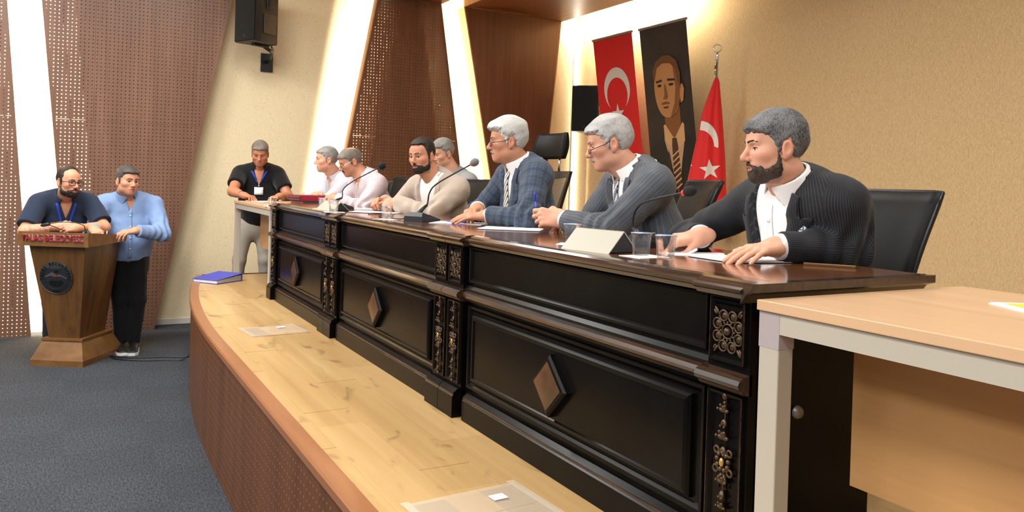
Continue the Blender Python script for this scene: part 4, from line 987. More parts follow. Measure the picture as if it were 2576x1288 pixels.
    return dict(root=root, T=T, H=Hd, arms=arms, cloth=cl, f_cloth=f_tor, fs=fs, under=under, s=s)
def seated_legs(neck, psi, lean, s):
    T = Fr(np.array(neck) - frame(psi, lean)[:, 2] * 0.5 * s, frame(psi, 0)); L = []
    for sx in (-1, 1):
        h_ = T.out((sx * 0.09, 0.02, -0.06)); k_ = T.out((sx * 0.13, 0.40 * s, -0.04)); a_ = np.array([k_[0], k_[1], ZS + 0.09]) + T.M[:, 1] * 0.02
        L.append((h_, k_, a_))
    return L
def spectacles(pn, m='frame_black', drop=0.0, w=0.026, h=0.018, rim=0.0016, half=False, z0=-0.004, y0=0.106, lens=True):
    H = pn['H']; r = pn['root']; b = MB(); lb = MB()
    for sx in (-1, 1):
        pts = []
        for k in range(24):
            a = 2 * math.pi * k / 24; ca, sa = math.cos(a), math.sin(a); e = 0.55
            x = w * math.copysign(abs(ca) ** e, ca); z = h * math.copysign(abs(sa) ** e, sa)
            pts.append((sx * (0.034 + x), y0 - 0.30 * abs(x + 0.01 if x > 0 else 0) * 0.6, z0 - drop + z))
        W = [H.out(p) for p in pts]
        b.tube(W + [W[0]], rim * H.s, 6, False)
        if lens: lb.raw([p for p in W], [tuple(range(24))])
        b.tube([H.out((sx * (0.034 + w), y0 - 0.008, z0 - drop + h * 0.45)), H.out((sx * 0.0745, y0 - 0.022, z0 - drop * 0.85 + h * 0.5)), H.out((sx * 0.0800, 0.03, 0.004 - drop * 0.25)), H.out((sx * 0.0815, -0.012, 0.020))], rim * 1.25 * H.s, 6)
    b.tube([H.out((-0.0085, y0, z0 - drop + h * 0.3)), H.out((0, y0 + 0.004, z0 - drop + h * 0.45)), H.out((0.0085, y0, z0 - drop + h * 0.3))], rim * H.s, 6)
    o = b.build('spectacles', m, r)
    if lens: lb.build('lens', 'lens', o)
    return o
def pen(p0, p1, label, m='pen_blue', r=0.0042, clear=False):
    p0, p1 = Vector(p0), Vector(p1); d = (p1 - p0).normalized(); root = empty('pen', p0, label, 'pen', 'ballpoint pens')
    L = (p1 - p0).length
    MB().tube([p0, p0 + d * 0.012, p0 + d * L * 0.66], [0.0008, r, r], 8).build('barrel', m, root)
    MB().tube([p0 + d * L * 0.66, p0 + d * (L - 0.003), p1], [r * 1.12, r * 1.12, r * 0.8], 8).build('cap', 'pen_clear' if clear else m, root)
    return root
# ================================================================== the people
def strap(pn, x0, x1, z1, name='lanyard', m='lanyard_blue', w=0.010):
    r = empty(name, (0, 0, 0)); r.parent = pn['root']; r.location = (0, 0, 0)
    for sx, xt in ((-1, x0), (1, x1)):
        drape(pn['f_cloth'], pn['T'], [(xt - w, 0.475), (sx * 0.002 - w, z1)], [(xt + w, 0.475), (sx * 0.002 + w, z1)], 'strap', m, r, 16, 3, 0.003, 0.002)
    return r
# --- black suit, nearest
p10 = person(dict(label='person in black pinstripe suit with open white collar, seated nearest the camera', s=1.04, sh=0.955, head=(-1.866, 2.056, 1.893), psi_h=-117, pitch=3, roll=0,
  neck=(-1.886, 2.16, 1.772), psi_t=-97, lean=14, w=1.08, hh=0.0024, hc=0.0062, skin='skin_light', stubble=0.75, fold=1.5, hp=dict(nose=1.12, lids=0.45, brow=1.1),
  R=dict(w=(-2.10, 1.955, 1.580), pole=(-0.9, 0.5, -0.15), dir=(-0.42, -0.88, -0.16), back=(0.30, -0.05, 1), pose='pen'), L=dict(w=(-1.763, 1.965, 1.572), sf=-0.030, E=(-1.672, 2.205, 1.566), dir=(0.02, -1, -0.10), back=(0.10, 0, 1), pose='flat', hs=1.04),
  hair=dict(poly='fringe', t=0.006, ttop=0.017, amp=0.0014, recess=0.12), hairmat='hair_salt', browmat='beard_dark', beard=0.0035, beardmat='beard_salt',
  jacket=True, cloth='suit_black', cloth_name='jacket', shirt='shirt_white', off=0.018, sleeve=(0.074, 0.056, 0.045), vneck=(0.08, 0.092), lapel=0.085, collar_open=0.020, flare=0.5, buttons=(0.20, 0.30, 0.40), placket=True,
  legs=seated_legs((-1.886, 2.16, 1.772), -97, 14, 1.04)))
drape(p10['f_cloth'], p10['T'], [(-0.124, 0.338), (-0.166, 0.334)], [(-0.120, 0.378), (-0.142, 0.394)], 'pocket_square', 'pocket_square', p10['cloth'], 8, 5, 0.008, 0.006)
# --- grey suit
p9 = person(dict(label='seated person in grey pinstripe suit and checked tie, holding a pen upright', s=1.06, sh=0.985, head=(-2.996, 2.205, 1.945), psi_h=-122, pitch=13,
  neck=(-2.940, 2.31, 1.822), psi_t=-103, lean=16, w=1.06, fat=0.02, hh=0.0028, hc=0.0070, skin='skin_light', fold=1.5, hp=dict(nose=1.1, lids=0.28, mouth=0.5),
  R=dict(w=(-3.06, 2.12, 1.570), pole=(-1, 0.2, -0.8), dir=(-0.3, -0.9, 0), pose='rest'), L=dict(w=(-3.020, 1.975, 1.588), pole=(1.0, -0.25, -0.55), dir=(-0.62, -0.77, 0.08), back=(0.75, -0.60, 0.35), pose='pen', hs=1.08),
  hair=dict(poly='short', t=0.009, ttop=0.022, amp=0.0024, recess=0.10, strand=1.2), hairmat='hair_silver', moustache=0.0058, moustachemat='moustache_grey', browmat='hair_greybrown',
  jacket=True, cloth='suit_grey', cloth_name='jacket', shirt='shirt_white', off=0.018, sleeve=(0.078, 0.064, 0.046), vneck=(0.06, 0.080), lapel=0.075, tie='tie_check', collar_open=0.014,
  legs=seated_legs((-2.940, 2.31, 1.800), -103, 16, 1.06)))
spectacles(p9, 'frame_black', drop=0.014, w=0.022, h=0.011)
# --- plaid suit
p8 = person(dict(label='seated person in blue plaid suit and striped tie with crossed hands', s=1.06, sh=0.94, head=(-3.795, 2.10, 1.975), psi_h=-112, pitch=3,
  neck=(-3.790, 2.20, 1.850), psi_t=-97, lean=8, w=1.0, hh=0.0030, hc=0.0075, skin='skin_mid', fold=1.5, hp=dict(nose=1.15, lids=0.30),
  R=dict(w=(-3.905, 1.98, 1.600), pole=(-1, 0.1, -0.7), dir=(0.62, -0.75, -0.15), back=(0.1, -0.3, 1), pose='rest'), L=dict(w=(-3.690, 1.935, 1.572), pole=(1.0, -0.15, -0.6), dir=(-0.55, -0.83, -0.05), back=(0.2, -0.2, 1), pose='flat'),
  hair=dict(poly='short', t=0.013, ttop=0.032, amp=0.0042, recess=0.05, strand=1.7, taper=0.024), hairmat='hair_white', moustache=0.0058, moustachemat='moustache_grey', browmat='hair_darkgrey',
  jacket=True, cloth='suit_plaid', cloth_name='jacket', shirt='shirt_white', off=0.018, sleeve=(0.076, 0.062, 0.046), vneck=(0.05, 0.082), lapel=0.075, tie='tie_stripe', collar_open=0.014,
  legs=seated_legs((-3.790, 2.20, 1.838), -97, 8, 1.06)))
spectacles(p8, 'frame_black', drop=0.010, w=0.024, h=0.014)
# --- beige blazer
p6 = person(dict(label='seated person in beige blazer over white t-shirt with clasped hands', s=1.10, sh=0.97, head=(-5.076, 2.132, 1.916), psi_h=-60, pitch=6, roll=2,
  neck=(-5.080, 2.245, 1.762), psi_t=-72, lean=18, w=1.08, fold=1.5, hh=0.0033, hc=0.0080, skin='skin_mid', stubble=0.6, hp=dict(nose=1.0, lids=0.5, brow=1.1),
  R=dict(w=(-5.300, 1.950, 1.590), pole=(-1, 0.3, -0.6), dir=(0.45, -0.85, 0.05), back=(-0.3, -0.3, 1), pose='clasp'), L=dict(w=(-5.010, 1.920, 1.590), pole=(1.0, 0.10, -0.55), dir=(-0.90, -0.35, 0.02), back=(0.25, -0.6, 0.8), pose='clasp'),
  hair=dict(poly='high', t=0.005, ttop=0.014, amp=0.0014, recess=0.35), hairmat='hair_dark', beard=0.0045, beardmat='beard_dark',
  jacket=True, cloth='blazer_beige', cloth_name='blazer', shirt='tee_white', shirt_name='t_shirt', off=0.018, sleeve=(0.078, 0.064, 0.048), vneck=(0.06, 0.085), lapel=0.075, collar=False, cuffs=False,
  legs=seated_legs((-5.080, 2.245, 1.762), -72, 18, 1.10)))
# --- checked shirt
p5 = person(dict(label='seated person in red and blue checked shirt and glasses, looking down', s=1.08, sh=0.98, head=(-6.728, 2.15, 1.890), psi_h=-92, pitch=22,
  neck=(-6.650, 2.27, 1.760), psi_t=-84, lean=20, w=1.05, fat=0.02, fold=1.5, hh=0.0038, hc=0.0085, skin='skin_mid', stubble=0.2, hp=dict(nose=1.1, lids=0.15),
  R=dict(w=(-6.62, 1.98, 1.585), pole=(-1, 0.3, -0.8), dir=(0.75, -0.6, 0), pose='rest'), L=dict(w=(-6.47, 1.94, 1.572), pole=(1.0, 0.2, -0.6), dir=(-0.9, -0.3, 0.0), back=(0.2, -0.5, 0.8), pose='rest'),
  hair=dict(poly='fringe', t=0.005, ttop=0.010, amp=0.0015, recess=0.3, bald=((0, -0.055, 0.130), (0.048, 0.060, 0.045))), hairmat='hair_greybrown', moustache=0.005, moustachemat='beard_dark',
  cloth='shirt_check', cloth_name='shirt', off=0.012, sleeve=(0.070, 0.058, 0.044), vneck=(0.39, 0.030), collar_open=0.016, placket=True,
  legs=seated_legs((-6.650, 2.27, 1.760), -84, 20, 1.08)))
spectacles(p5, 'frame_silver', drop=0.006, w=0.024, h=0.015)
# --- pale shirt
p4 = person(dict(label='seated person in pale grey shirt with folded arms, farthest along the desk', s=1.08, sh=0.98, head=(-7.467, 2.15, 1.916), psi_h=-97, pitch=2,
  neck=(-7.500, 2.27, 1.765), psi_t=-78, lean=15, w=1.05, fold=1.5, hh=0.0038, hc=0.0085, skin='skin_light', stubble=0.35, hp=dict(nose=1.05, lids=0.4),
  R=dict(w=(-7.40, 2.02, 1.570), pole=(-1, 0.3, -0.8), dir=(0.8, -0.15, 0.02), back=(0.2, -0.8, 0.5), pose='rest'), L=dict(w=(-7.62, 2.0, 1.565), pole=(1.0, 0.2, -0.7), dir=(-0.9, 0, 0.05), back=(0, -0.5, 0.8), pose='rest'),
  hair=dict(poly='short', t=0.005, ttop=0.013, amp=0.0015, recess=0.2), hairmat='hair_grey', browmat='hair_darkgrey',
  cloth='shirt_palegrey', cloth_name='shirt', off=0.012, sleeve=(0.070, 0.058, 0.044), vneck=(0.37, 0.035), collar_open=0.022, placket=True, buttons=(0.28, 0.36), flare=0.5,
  legs=seated_legs((-7.500, 2.27, 1.765), -78, 15, 1.08)))
# --- half hidden man behind
p7 = person(dict(label='person in grey half hidden behind the one in the beige blazer', s=1.08, sh=0.97, head=(-6.28, 2.83, 1.985), psi_h=-78, pitch=14,
  neck=(-6.26, 2.95, 1.800), psi_t=-80, lean=12, w=1.0, hh=0.0040, hc=0.0095, skin='skin_light', hp=dict(nose=1.0, lids=0.15),
  R=dict(w=(-6.45, 2.65, 1.42), pole=(-1, 0.2, -0.6), pose='rest'), L=dict(w=(-6.15, 2.65, 1.42), pole=(1, 0.2, -0.6), pose='rest'),
  hair=dict(poly='short', t=0.008, ttop=0.020, amp=0.003, recess=0.35, strand=1.5), hairmat='hair_grey',
  cloth='jacket_grey', cloth_name='shirt', off=0.014, sleeve=(0.072, 0.060, 0.046), vneck=(0.40, 0.03), collar_open=0.014,
  legs=seated_legs((-6.26, 2.95, 1.800), -80, 12, 1.08)))
# --- standing, black polo
p3 = person(dict(label='standing person in black polo shirt and blue lanyard writing at the far desk', s=1.09, sh=1.03, head=(-8.63, 1.765, 1.978), psi_h=-16, pitch=20, base=(-8.80, 1.78, 0.36),
  neck=(-8.740, 1.782, 1.835), psi_t=-11, lean=10, w=1.0, fat=0.012, fold=1.5, hh=0.0040, hc=0.0090, hhand=0.0042, skin='skin_tan', hp=dict(lids=0.05, wide=1.03, jaw=1.08), bare=True,
  R=dict(w=(-8.275, 1.545, 1.540), pole=(-0.6, -0.8, -0.6), dir=(0.75, 0.62, -0.12), back=(-0.2, -0.1, 1), pose='pen'), L=dict(w=(-8.275, 1.900, 1.538), pole=(-0.6, 0.8, -0.6), dir=(0.70, -0.70, -0.12), back=(0, 0, 1), pose='rest'),
  hair=dict(poly='short', t=0.006, ttop=0.016, amp=0.002, recess=0.25), hairmat='hair_greybrown', browmat='hair_darkgrey',
  cloth='polo_black', cloth_name='polo_shirt', off=0.010, short=0.62, sleeve=(0.076, 0.066, 0.05), vneck=(0.33, 0.050), collar_open=0.030, flare=0.6, hem=-0.12,
  trousers='trousers_grey', hl=0.014, legs=[((-8.86, 1.68, 1.20), (-8.84, 1.62, 0.83), (-8.86, 1.60, 0.44)), ((-8.84, 1.86, 1.20), (-8.80, 1.88, 0.83), (-8.84, 1.90, 0.44))]))
ln = strap(p3, -0.070, 0.070, 0.350)
drape(p3['f_cloth'], p3['T'], [(-0.005, 0.35), (-0.005, 0.325)], [(0.005, 0.35), (0.005, 0.325)], 'clip', 'steel', ln, 4, 2, 0.006, 0.003)
drape(p3['f_cloth'], p3['T'], [(-0.042, 0.322), (-0.042, 0.250)], [(0.042, 0.322), (0.042, 0.250)], 'badge', 'badge_white', ln, 4, 4, 0.012, 0.003)
# --- light blue shirt at the lectern
p2 = person(dict(label='standing person in light blue shirt and black trousers beside the lectern', s=1.15, sh=1.13, head=(-8.45, 0.487, 1.650), psi_h=26, pitch=0, roll=-3, base=(-8.5, 0.52, 0),
  neck=(-8.555, 0.515, 1.500), psi_t=3, lean=6, w=1.10, fat=0.03, fold=1.7, hh=0.0038, hc=0.0090, skin='skin_mid', stubble=0.35, hp=dict(nose=1.0, lids=0.5, jaw=1.08, wide=1.02), gaze=(5, 0),
  R=dict(w=(-8.140, 0.200, 1.215), pole=(-0.3, -0.25, -1), dir=(0.75, 0.25, -0.25), back=(0.1, -0.3, 1), pose='pen'), L=dict(w=(-8.215, 0.560, 1.190), pole=(-0.5, 1.0, -0.35), dir=(0.35, -0.90, -0.12), back=(0.2, 0.2, 1), pose='rest'),
  hair=dict(poly='short', t=0.006, ttop=0.017, amp=0.0018, recess=0.15), hairmat='hair_darkgrey', browmat='hair_dark',
  cloth='shirt_blue', cloth_name='shirt', off=0.013, sleeve=(0.076, 0.064, 0.048), vneck=(0.40, 0.036), collar_open=0.022, flare=0.55, placket=True, buttons=(0.08, 0.17, 0.26, 0.35), hem=-0.03,
  trousers='trousers_black', hl=0.011, legs=[((-8.56, 0.43, 0.86), (-8.52, 0.455, 0.50), (-8.54, 0.47, 0.11)), ((-8.56, 0.60, 0.86), (-8.50, 0.615, 0.50), (-8.50, 0.585, 0.11))]))
def shoe(pn, heel, d, s=1.0):
    h = Vector(heel); d = Vector(d).normalized(); sd = Vector((d.y, -d.x, 0)); up = Vector((0, 0, 1)); rings = []; sole = []
    for t_, w_, z_ in ((-0.07, 0.026, 0.075), (-0.05, 0.036, 0.088), (0.0, 0.040, 0.090), (0.06, 0.042, 0.070), (0.12, 0.048, 0.050), (0.175, 0.044, 0.042), (0.205, 0.022, 0.030)):
        rings.append([h + d * t_ * s + sd * (w_ * s * math.cos(a)) + up * (0.026 + max(0.0, z_ - 0.026) * max(math.sin(a), 0.0) * s) for a in (math.pi * k / 8 for k in range(9))] + [h + d * t_ * s - sd * w_ * s * 0.5 + up * 0.024, h + d * t_ * s + sd * w_ * s * 0.5 + up * 0.024])
        sole.append([h + d * t_ * s * 1.03 + sd * (w_ * 1.08 * s * q) + up * z for q, z in ((-1, 0.0), (1, 0.0), (1, 0.026), (-1, 0.026))])
    o = MB().loft(rings, True, True).build('shoe', 'shoe_black', pn['root']); MB().loft(sole).build('sole', 'sole_white', o)
shoe(p2, (-8.50, 0.46, 0), (0.9, 0.10, 0), 1.1); shoe(p2, (-8.46, 0.585, 0), (0.85, -0.12, 0), 1.1)
shoe(p3, (-8.84, 1.60, 0.36), (1, -0.2, 0), 1.1); shoe(p3, (-8.82, 1.90, 0.36), (1, 0.1, 0), 1.1)
# --- navy shirt behind the lectern
p1 = person(dict(label='person in navy shirt and black glasses leaning on the lectern', s=1.10, sh=1.12, head=(-8.31, -0.005, 1.632), psi_h=33, pitch=2, roll=-2, base=(-8.65, -0.02, 0),
  neck=(-8.460, -0.030, 1.500), psi_t=8, lean=24, w=1.10, fat=0.02, fold=1.7, hh=0.0038, hc=0.0090, hhand=0.0042, skin='skin_mid', stubble=0.3, hp=dict(nose=1.05, lids=0.45), bare=True, gaze=(4, 0),
  R=dict(w=(-8.145, -0.085, 1.235), pole=(-0.2, -1.0, -0.45), dir=(0.25, 0.95, 0.10), back=(0.8, -0.1, 0.6), pose='clasp'), L=dict(w=(-8.120, 0.075, 1.225), pole=(-0.2, 1.0, -0.45), dir=(0.30, -0.95, 0.0), back=(0.8, 0.1, 0.55), pose='clasp'),
  hair=dict(poly='receding', t=0.005, ttop=0.010, amp=0.0014, recess=0.3), hairmat='hair_dark', beard=0.0065, beardmat='beard_dark', browmat='hair_dark',
  cloth='shirt_navy', cloth_name='shirt', off=0.014, short=0.80, sleeve=(0.080, 0.072, 0.05), vneck=(0.34, 0.050), collar_open=0.030, flare=0.55, placket=True,
  trousers='trousers_dark', legs=[((-8.66, -0.13, 0.86), (-8.66, -0.13, 0.48), (-8.70, -0.13, 0.10)), ((-8.66, 0.07, 0.86), (-8.64, 0.07, 0.48), (-8.66, 0.07, 0.10))]))
spectacles(p1, 'frame_black', drop=0.0, w=0.026, h=0.018, rim=0.0026)
strap(p1, -0.07, 0.07, 0.20)
shoe(p1, (-8.70, -0.13, 0), (1, 0, 0), 1.1); shoe(p1, (-8.66, 0.07, 0), (1, 0, 0), 1.1)
# pens in the breast pocket
for k in (0, 1): drape(p1['f_cloth'], p1['T'], [(-0.105 - 0.014 * k, 0.30), (-0.100 - 0.014 * k, 0.23)], [(-0.098 - 0.014 * k, 0.30), (-0.093 - 0.014 * k, 0.23)], 'pocket_pen', 'pen_clear', p1['cloth'], 5, 3, 0.006, 0.006)
# watch and bracelets, ring
def band(pn, arm, k, m, name, r=0.034, wd=0.010, back=0.0):
    a = pn['arms'][arm]; M = a['hf'].M; c_ = a['W'] - a['d'] * k; u = Vector(a['d']); x = Vector(M[:, 0]); x = (x - u * x.dot(u)).normalized(); z = u.cross(x)
    rings = [[Vector(c_) + u * q + (x * math.cos(t) * r + z * math.sin(t) * r * 0.92) for q in (-wd, wd)] + [Vector(c_) + u * q + (x * math.cos(t) * (r + 0.004) + z * math.sin(t) * (r * 0.92 + 0.004)) for q in (wd, -wd)] for t in (2 * math.pi * i / 20 for i in range(21))]
    return MB().loft(rings, False).build(name, m, pn['root'])
band(p3, 1, 0.012, 'steel', 'wrist_watch', 0.0355); band(p3, 0, 0.02, 'black_plastic', 'bracelet', 0.0355, 0.005); band(p3, 0, 0.045, 'black_plastic', 'bracelet', 0.037, 0.005)
a9 = p9['arms'][1]; fp = a9['pr'][8]; ce = a9['hf'].out(fp[0] * 0.55 + fp[1] * 0.45); dd = Vector(a9['hf'].M @ (fp[1] - fp[0])).normalized(); x_ = dd.orthogonal().normalized()
MB().torus(ce, 0.0105, 0.0018, x_, dd.cross(x_), 16, 6).build('ring', 'steel', p9['root'])
# ================================================================== chairs
t = mat('chair_leather', (9, 9, 10), 0.5, spec=0.22); n_ = t.noise(t.obj(), 160.0, 3); t.bump(n_, 0.15, 0.002)
mat('chair_plastic', (18, 18, 19), 0.35); mat('chrome', (215, 215, 218), 0.12, metal=1.0)
t = mat('chair_mesh', (40, 40, 40), 0.7)
sp_ = t.add('ShaderNodeSeparateXYZ'); t.link(t.attr('g').outputs['Vector'], sp_.inputs[0])
hx = t.math('GREATER_THAN', t.math('FRACT', t.math('DIVIDE', t.math('ADD', sp_.outputs[0], sp_.outputs[1]), 0.009)), 0.42); hy = t.math('GREATER_THAN', t.math('FRACT', t.math('DIVIDE', t.math('SUBTRACT', sp_.outputs[0], sp_.outputs[1]), 0.009)), 0.42)
tr = t.add('ShaderNodeBsdfTransparent'); mx = t.add('ShaderNodeMixShader'); t.link(t.math('MULTIPLY', hx, hy), mx.inputs[0]); t.link(t.bsdf.outputs[0], mx.inputs[1]); t.link(tr.outputs[0], mx.inputs[2]); t.link(mx.outputs[0], t.n['Material Output'].inputs['Surface'])
def chair(loc, psi, label, top=1.02, wd=0.26, kind='leather', rake=12, curve=0.05, narrow=0.8):
    """loc: centre of the backrest at seat level (x, y); psi: heading; heights above the stage"""
    f = frame(psi); R, Fv = Vector(f[:, 0]), Vector(f[:, 1]); U = Vector((0, 0, 1)); base = Vector((loc[0], loc[1], ZS)) + Fv * 0.26
    root = empty('office_chair', base, label, 'chair', 'black office chairs behind the desks')
    c0 = Vector((loc[0], loc[1], ZS)); rk = math.tan(math.radians(rake))
    def bp(u, z, d=0.0):
        """point of the backrest: u in -1..1, z height"""
        t_ = (z - 0.45) / (top - 0.45); w_ = wd * (narrow + (1 - narrow) * min(1, t_ * 1.1))
        return c0 + R * (u * w_) - Fv * (rk * (z - 0.45) - curve * u * u + d - 0.05 * math.sin(math.pi * min(max(t_, 0), 1)) * 0.5) + U * z
    zs = [0.47 + (top - 0.47) * k / 12 for k in range(13)]
    us = [-1 + k / 6 for k in range(13)]
    if kind == 'leather':
        rings = []
        for z in zs:
            e = 0.010 if z in (zs[0], zs[-1]) else 0.03
            rings.append([bp(u, z, -e * (1 - abs(u) ** 6)) for u in us] + [bp(u, z, 0.012) for u in us[::-1]])
        MB().loft(rings, True, True).build('backrest', 'chair_leather', root)
        rings = [[bp(u, z, 0.013) for u in us] + [bp(u, z, 0.026) for u in us[::-1]] for z in zs]
        sh_ = MB().loft(rings, True, True).build('back_shell', 'chair_plastic', root)
        e_ = MB()
        path = [bp(-1.0, z, 0.01) for z in zs] + [bp(u, zs[-1], 0.01) for u in us[1:-1]] + [bp(1.0, z, 0.01) for z in zs[::-1]]
        e_.tube(path, 0.009, 8); e_.build('edge_piping', 'chair_plastic', root)
    else:
        path = [bp(-1.0, z, 0) for z in zs] + [bp(u, zs[-1], 0) for u in us[1:-1]] + [bp(1.0, z, 0) for z in zs[::-1]] + [bp(u, zs[0], 0) for u in us[::-1][1:]]
        b = MB()
        n2 = len(path)
        rings = []
        ctr = bp(0, (zs[0] + zs[-1]) / 2)
        for p in path:
            inw = (ctr - p).normalized(); rings.append([p - Fv * 0.012, p + Fv * 0.012, p + inw * 0.055 + Fv * 0.010, p + inw * 0.055 - Fv * 0.010])
        b.loft(rings, False, False); b.build('back_frame', 'chair_plastic', root)
        V = np.array([bp(u * 0.9, z) for z in zs for u in us]); G = np.array([(u * wd, z, 0) for z in zs for u in us]); n = len(us)
        Q = np.array([(i * n + j, i * n + j + 1, (i + 1) * n + j + 1, (i + 1) * n + j) for i in range(len(zs) - 1) for j in range(n - 1)])
        link_mesh('back_mesh', mesh_np('back_mesh', V - np.array(base), Q, {'g': ('FLOAT_VECTOR', G)}), 'chair_mesh', root)
        # headrest on two chrome stems
        hr = empty('headrest', (0, 0, 0)); hr.parent = root
        for sx in (-0.28, 0.28): MB().tube([bp(sx, top - 0.02, 0.0), bp(sx, top + 0.05, -0.012), bp(sx, top + 0.12, -0.01)], 0.009, 8).build('stem', 'chrome', hr)
        rings = []
        for k in range(9):
            z = top + 0.085 + 0.185 * k / 8; pf = math.sin(math.pi * (k + 0.35) / 8.7); w_ = 0.66 - 0.08 * k / 8
            rings.append([bp(u * w_, z, -0.028 - 0.022 * pf - 0.02 * u * u) for u in us] + [bp(u * w_, z, -0.028 + 0.022 * pf) for u in us[::-1]])
        MB().loft(rings, True, True).build('cushion', 'chair_leather', hr)
    sc_ = c0 + Fv * 0.27 + U * 0.46
    s_ = MB(); rings = []
    for z, k in ((-0.045, 0.86), (-0.03, 0.97), (0.015, 1.0), (0.035, 0.93), (0.042, 0.75)):
        rings.append([sc_ + U * z + R * (0.25 * k * math.copysign(abs(math.cos(a)) ** 0.5, math.cos(a))) + Fv * (0.24 * k * math.copysign(abs(math.sin(a)) ** 0.5, math.sin(a))) for a in (2 * math.pi * i / 24 for i in range(24))])
    s_.loft(rings, True, True); s_.build('seat', 'chair_leather', root)
    MB().tube([c0 + U * 0.40 + Fv * 0.2, c0 + U * 0.42 - Fv * 0.03, bp(0, 0.62, 0.03)], [0.03, 0.03, 0.025], 8).build('back_support', 'chair_plastic', root)
    for sx in (-1, 1):
        MB().tube([sc_ + R * (sx * 0.23) - U * 0.03, sc_ + R * (sx * 0.295) - U * 0.02, sc_ + R * (sx * 0.295) + U * 0.17], 0.014, 8).build('arm_post', 'chair_plastic', root)
        c_ = sc_ + R * (sx * 0.295) + U * 0.185; MB().obox(c_, R, Fv, U, 0.028, 0.12, 0.014, 0.008).build('armrest', 'chair_plastic', root)
    MB().tube([sc_ - U * 0.05, sc_ - U * 0.36], 0.026, 10).build('gas_lift', 'chrome', root)
    for k in range(5):
        a = 2 * math.pi * k / 5 + 0.3; d = Vector((math.cos(a), math.sin(a), 0)); hub = Vector((sc_.x, sc_.y, ZS + 0.10))
        lg = MB().tube([hub, hub + d * 0.28 - U * 0.03], [0.026, 0.016], 8).build('base_leg', 'chair_plastic', root)
        MB().lathe([(0.028, -0.018), (0.03, -0.008), (0.03, 0.008), (0.028, 0.018)], hub + d * 0.28 + U * (-0.07), 12, U, d, U.cross(d)).build('caster', 'chair_plastic', lg)
    return root
chair((-1.985, 2.66), -97, 'black leather office chair behind the person in the black suit', top=1.02, wd=0.27, rake=14)
chair((-3.03, 2.66), -114, 'black leather office chair behind the person in the grey suit', top=1.045, wd=0.25, rake=16)
chair((-4.74, 2.90), -88, 'black mesh office chair with headrest on chrome stems', top=1.10, wd=0.29, kind='mesh', rake=9, narrow=0.75)
chair((-5.27, 2.62), -88, 'dark office chair behind the person in the beige blazer', top=1.02, wd=0.25, rake=10)
chair((-6.76, 2.64), -84, 'dark office chair behind the person in the checked shirt', top=1.025, wd=0.26, rake=10)
chair((-7.52, 2.66), -78, 'dark office chair hidden behind the person in the pale shirt', top=0.98, wd=0.25, rake=10)
chair((-6.30, 3.32), -80, 'dark office chair of the half hidden person in the second row', top=0.95, wd=0.24, rake=10)
# ================================================================== lectern
wood('lectern_wood', (62, 40, 20), (124, 86, 46), 2, 0.38, freq=16, contrast=(0.28, 0.74)); wood('lectern_wood_flat', (84, 56, 28), (134, 94, 52), 1, 0.38, freq=14, contrast=(0.25, 0.75))
mat('red_letter', (142, 18, 34), 0.25, spec=0.6, coat=0.4); mat('silver_letter', (206, 200, 200), 0.25, metal=0.7); mat('emblem_plate', (30, 32, 34), 0.12, spec=0.7, coat=0.7); mat('emblem_ink', (12, 12, 13), 0.35); mat('emblem_grey', (92, 94, 96), 0.3, metal=0.4); mat('emblem_red', (150, 40, 48), 0.3)
LC = Vector((-8.30, 0.107, 0)); LU = Vector((-0.52, -0.854, 0)); LW_ = Vector((-0.854, 0.52, 0))
def lp(u, w_, z): return LC + LU * u + LW_ * w_ + Vector((0, 0, z))
lec = empty('lectern', LC, 'wooden lectern with red lettering and round emblem', 'lectern')
def lring(ua, wa, wb, z, z2=None): return [lp(ua, wa, z), lp(-ua, wa, z), lp(-ua, wb, z if z2 is None else z2), lp(ua, wb, z if z2 is None else z2)]
MB().loft([lring(0.24, -0.33, 0.33, 0), lring(0.24, -0.33, 0.33, 0.052), lring(0.178, -0.25, 0.25, 0.214)]).build('base', 'lectern_wood_flat', lec)
MB().loft([lring(0.188, -0.262, 0.262, 0.214), lring(0.188, -0.262, 0.262, 0.234)]).build('base_ledge', 'lectern_wood_flat', lec)
MB().loft([lring(0.142, -0.222, 0.19, 0.234), lring(0.252, -0.362, 0.215, 1.075)]).build('body', 'lectern_wood', lec)
MB().loft([lring(0.312, -0.42, 0.215, 1.072, 1.085), lring(0.312, -0.42, 0.235, 1.198, 1.142)]).build('top_board', 'lectern_wood_flat', lec)
# lettering on the front of the top board
def place(me, name, m, parent, org, ax, ay, az, flip=False):
    o = link_mesh(name, me, m, parent); M_ = Matrix((ax, ay, az)).transposed().to_4x4(); M_.translation = Vector(org) - worldloc(parent); o.matrix_local = M_; return o
fx, fz = -LU, Vector((0, 0, 1)); fn = fx.cross(fz)          # text runs to the camera's right; fn faces the reader
org = lp(0.005, -0.4205, 1.142)
mt_ = text_mesh('TALAS BELED\u0130YES\u0130', 0.077, 0.006, spacing=1.08, offset=0.0018)
xs_ = [v.co.x for v in mt_.vertices]; k_ = 0.545 / (max(xs_) - min(xs_))
for v in mt_.vertices: v.co.x *= k_
place(mt_, 'lettering', 'red_letter', lec, org + fn * 0.007, fx, fz, fn)
mt2 = text_mesh('TALAS BELED\u0130YES\u0130', 0.077, 0.004, spacing=1.08, offset=0.0030)
xs_ = [v.co.x for v in mt2.vertices]; k_ = 0.549 / (max(xs_) - min(xs_))
for v in mt2.vertices: v.co.x *= k_
place(mt2, 'lettering_rim', 'silver_letter', lec, org + fn * 0.004, fx, fz, fn)
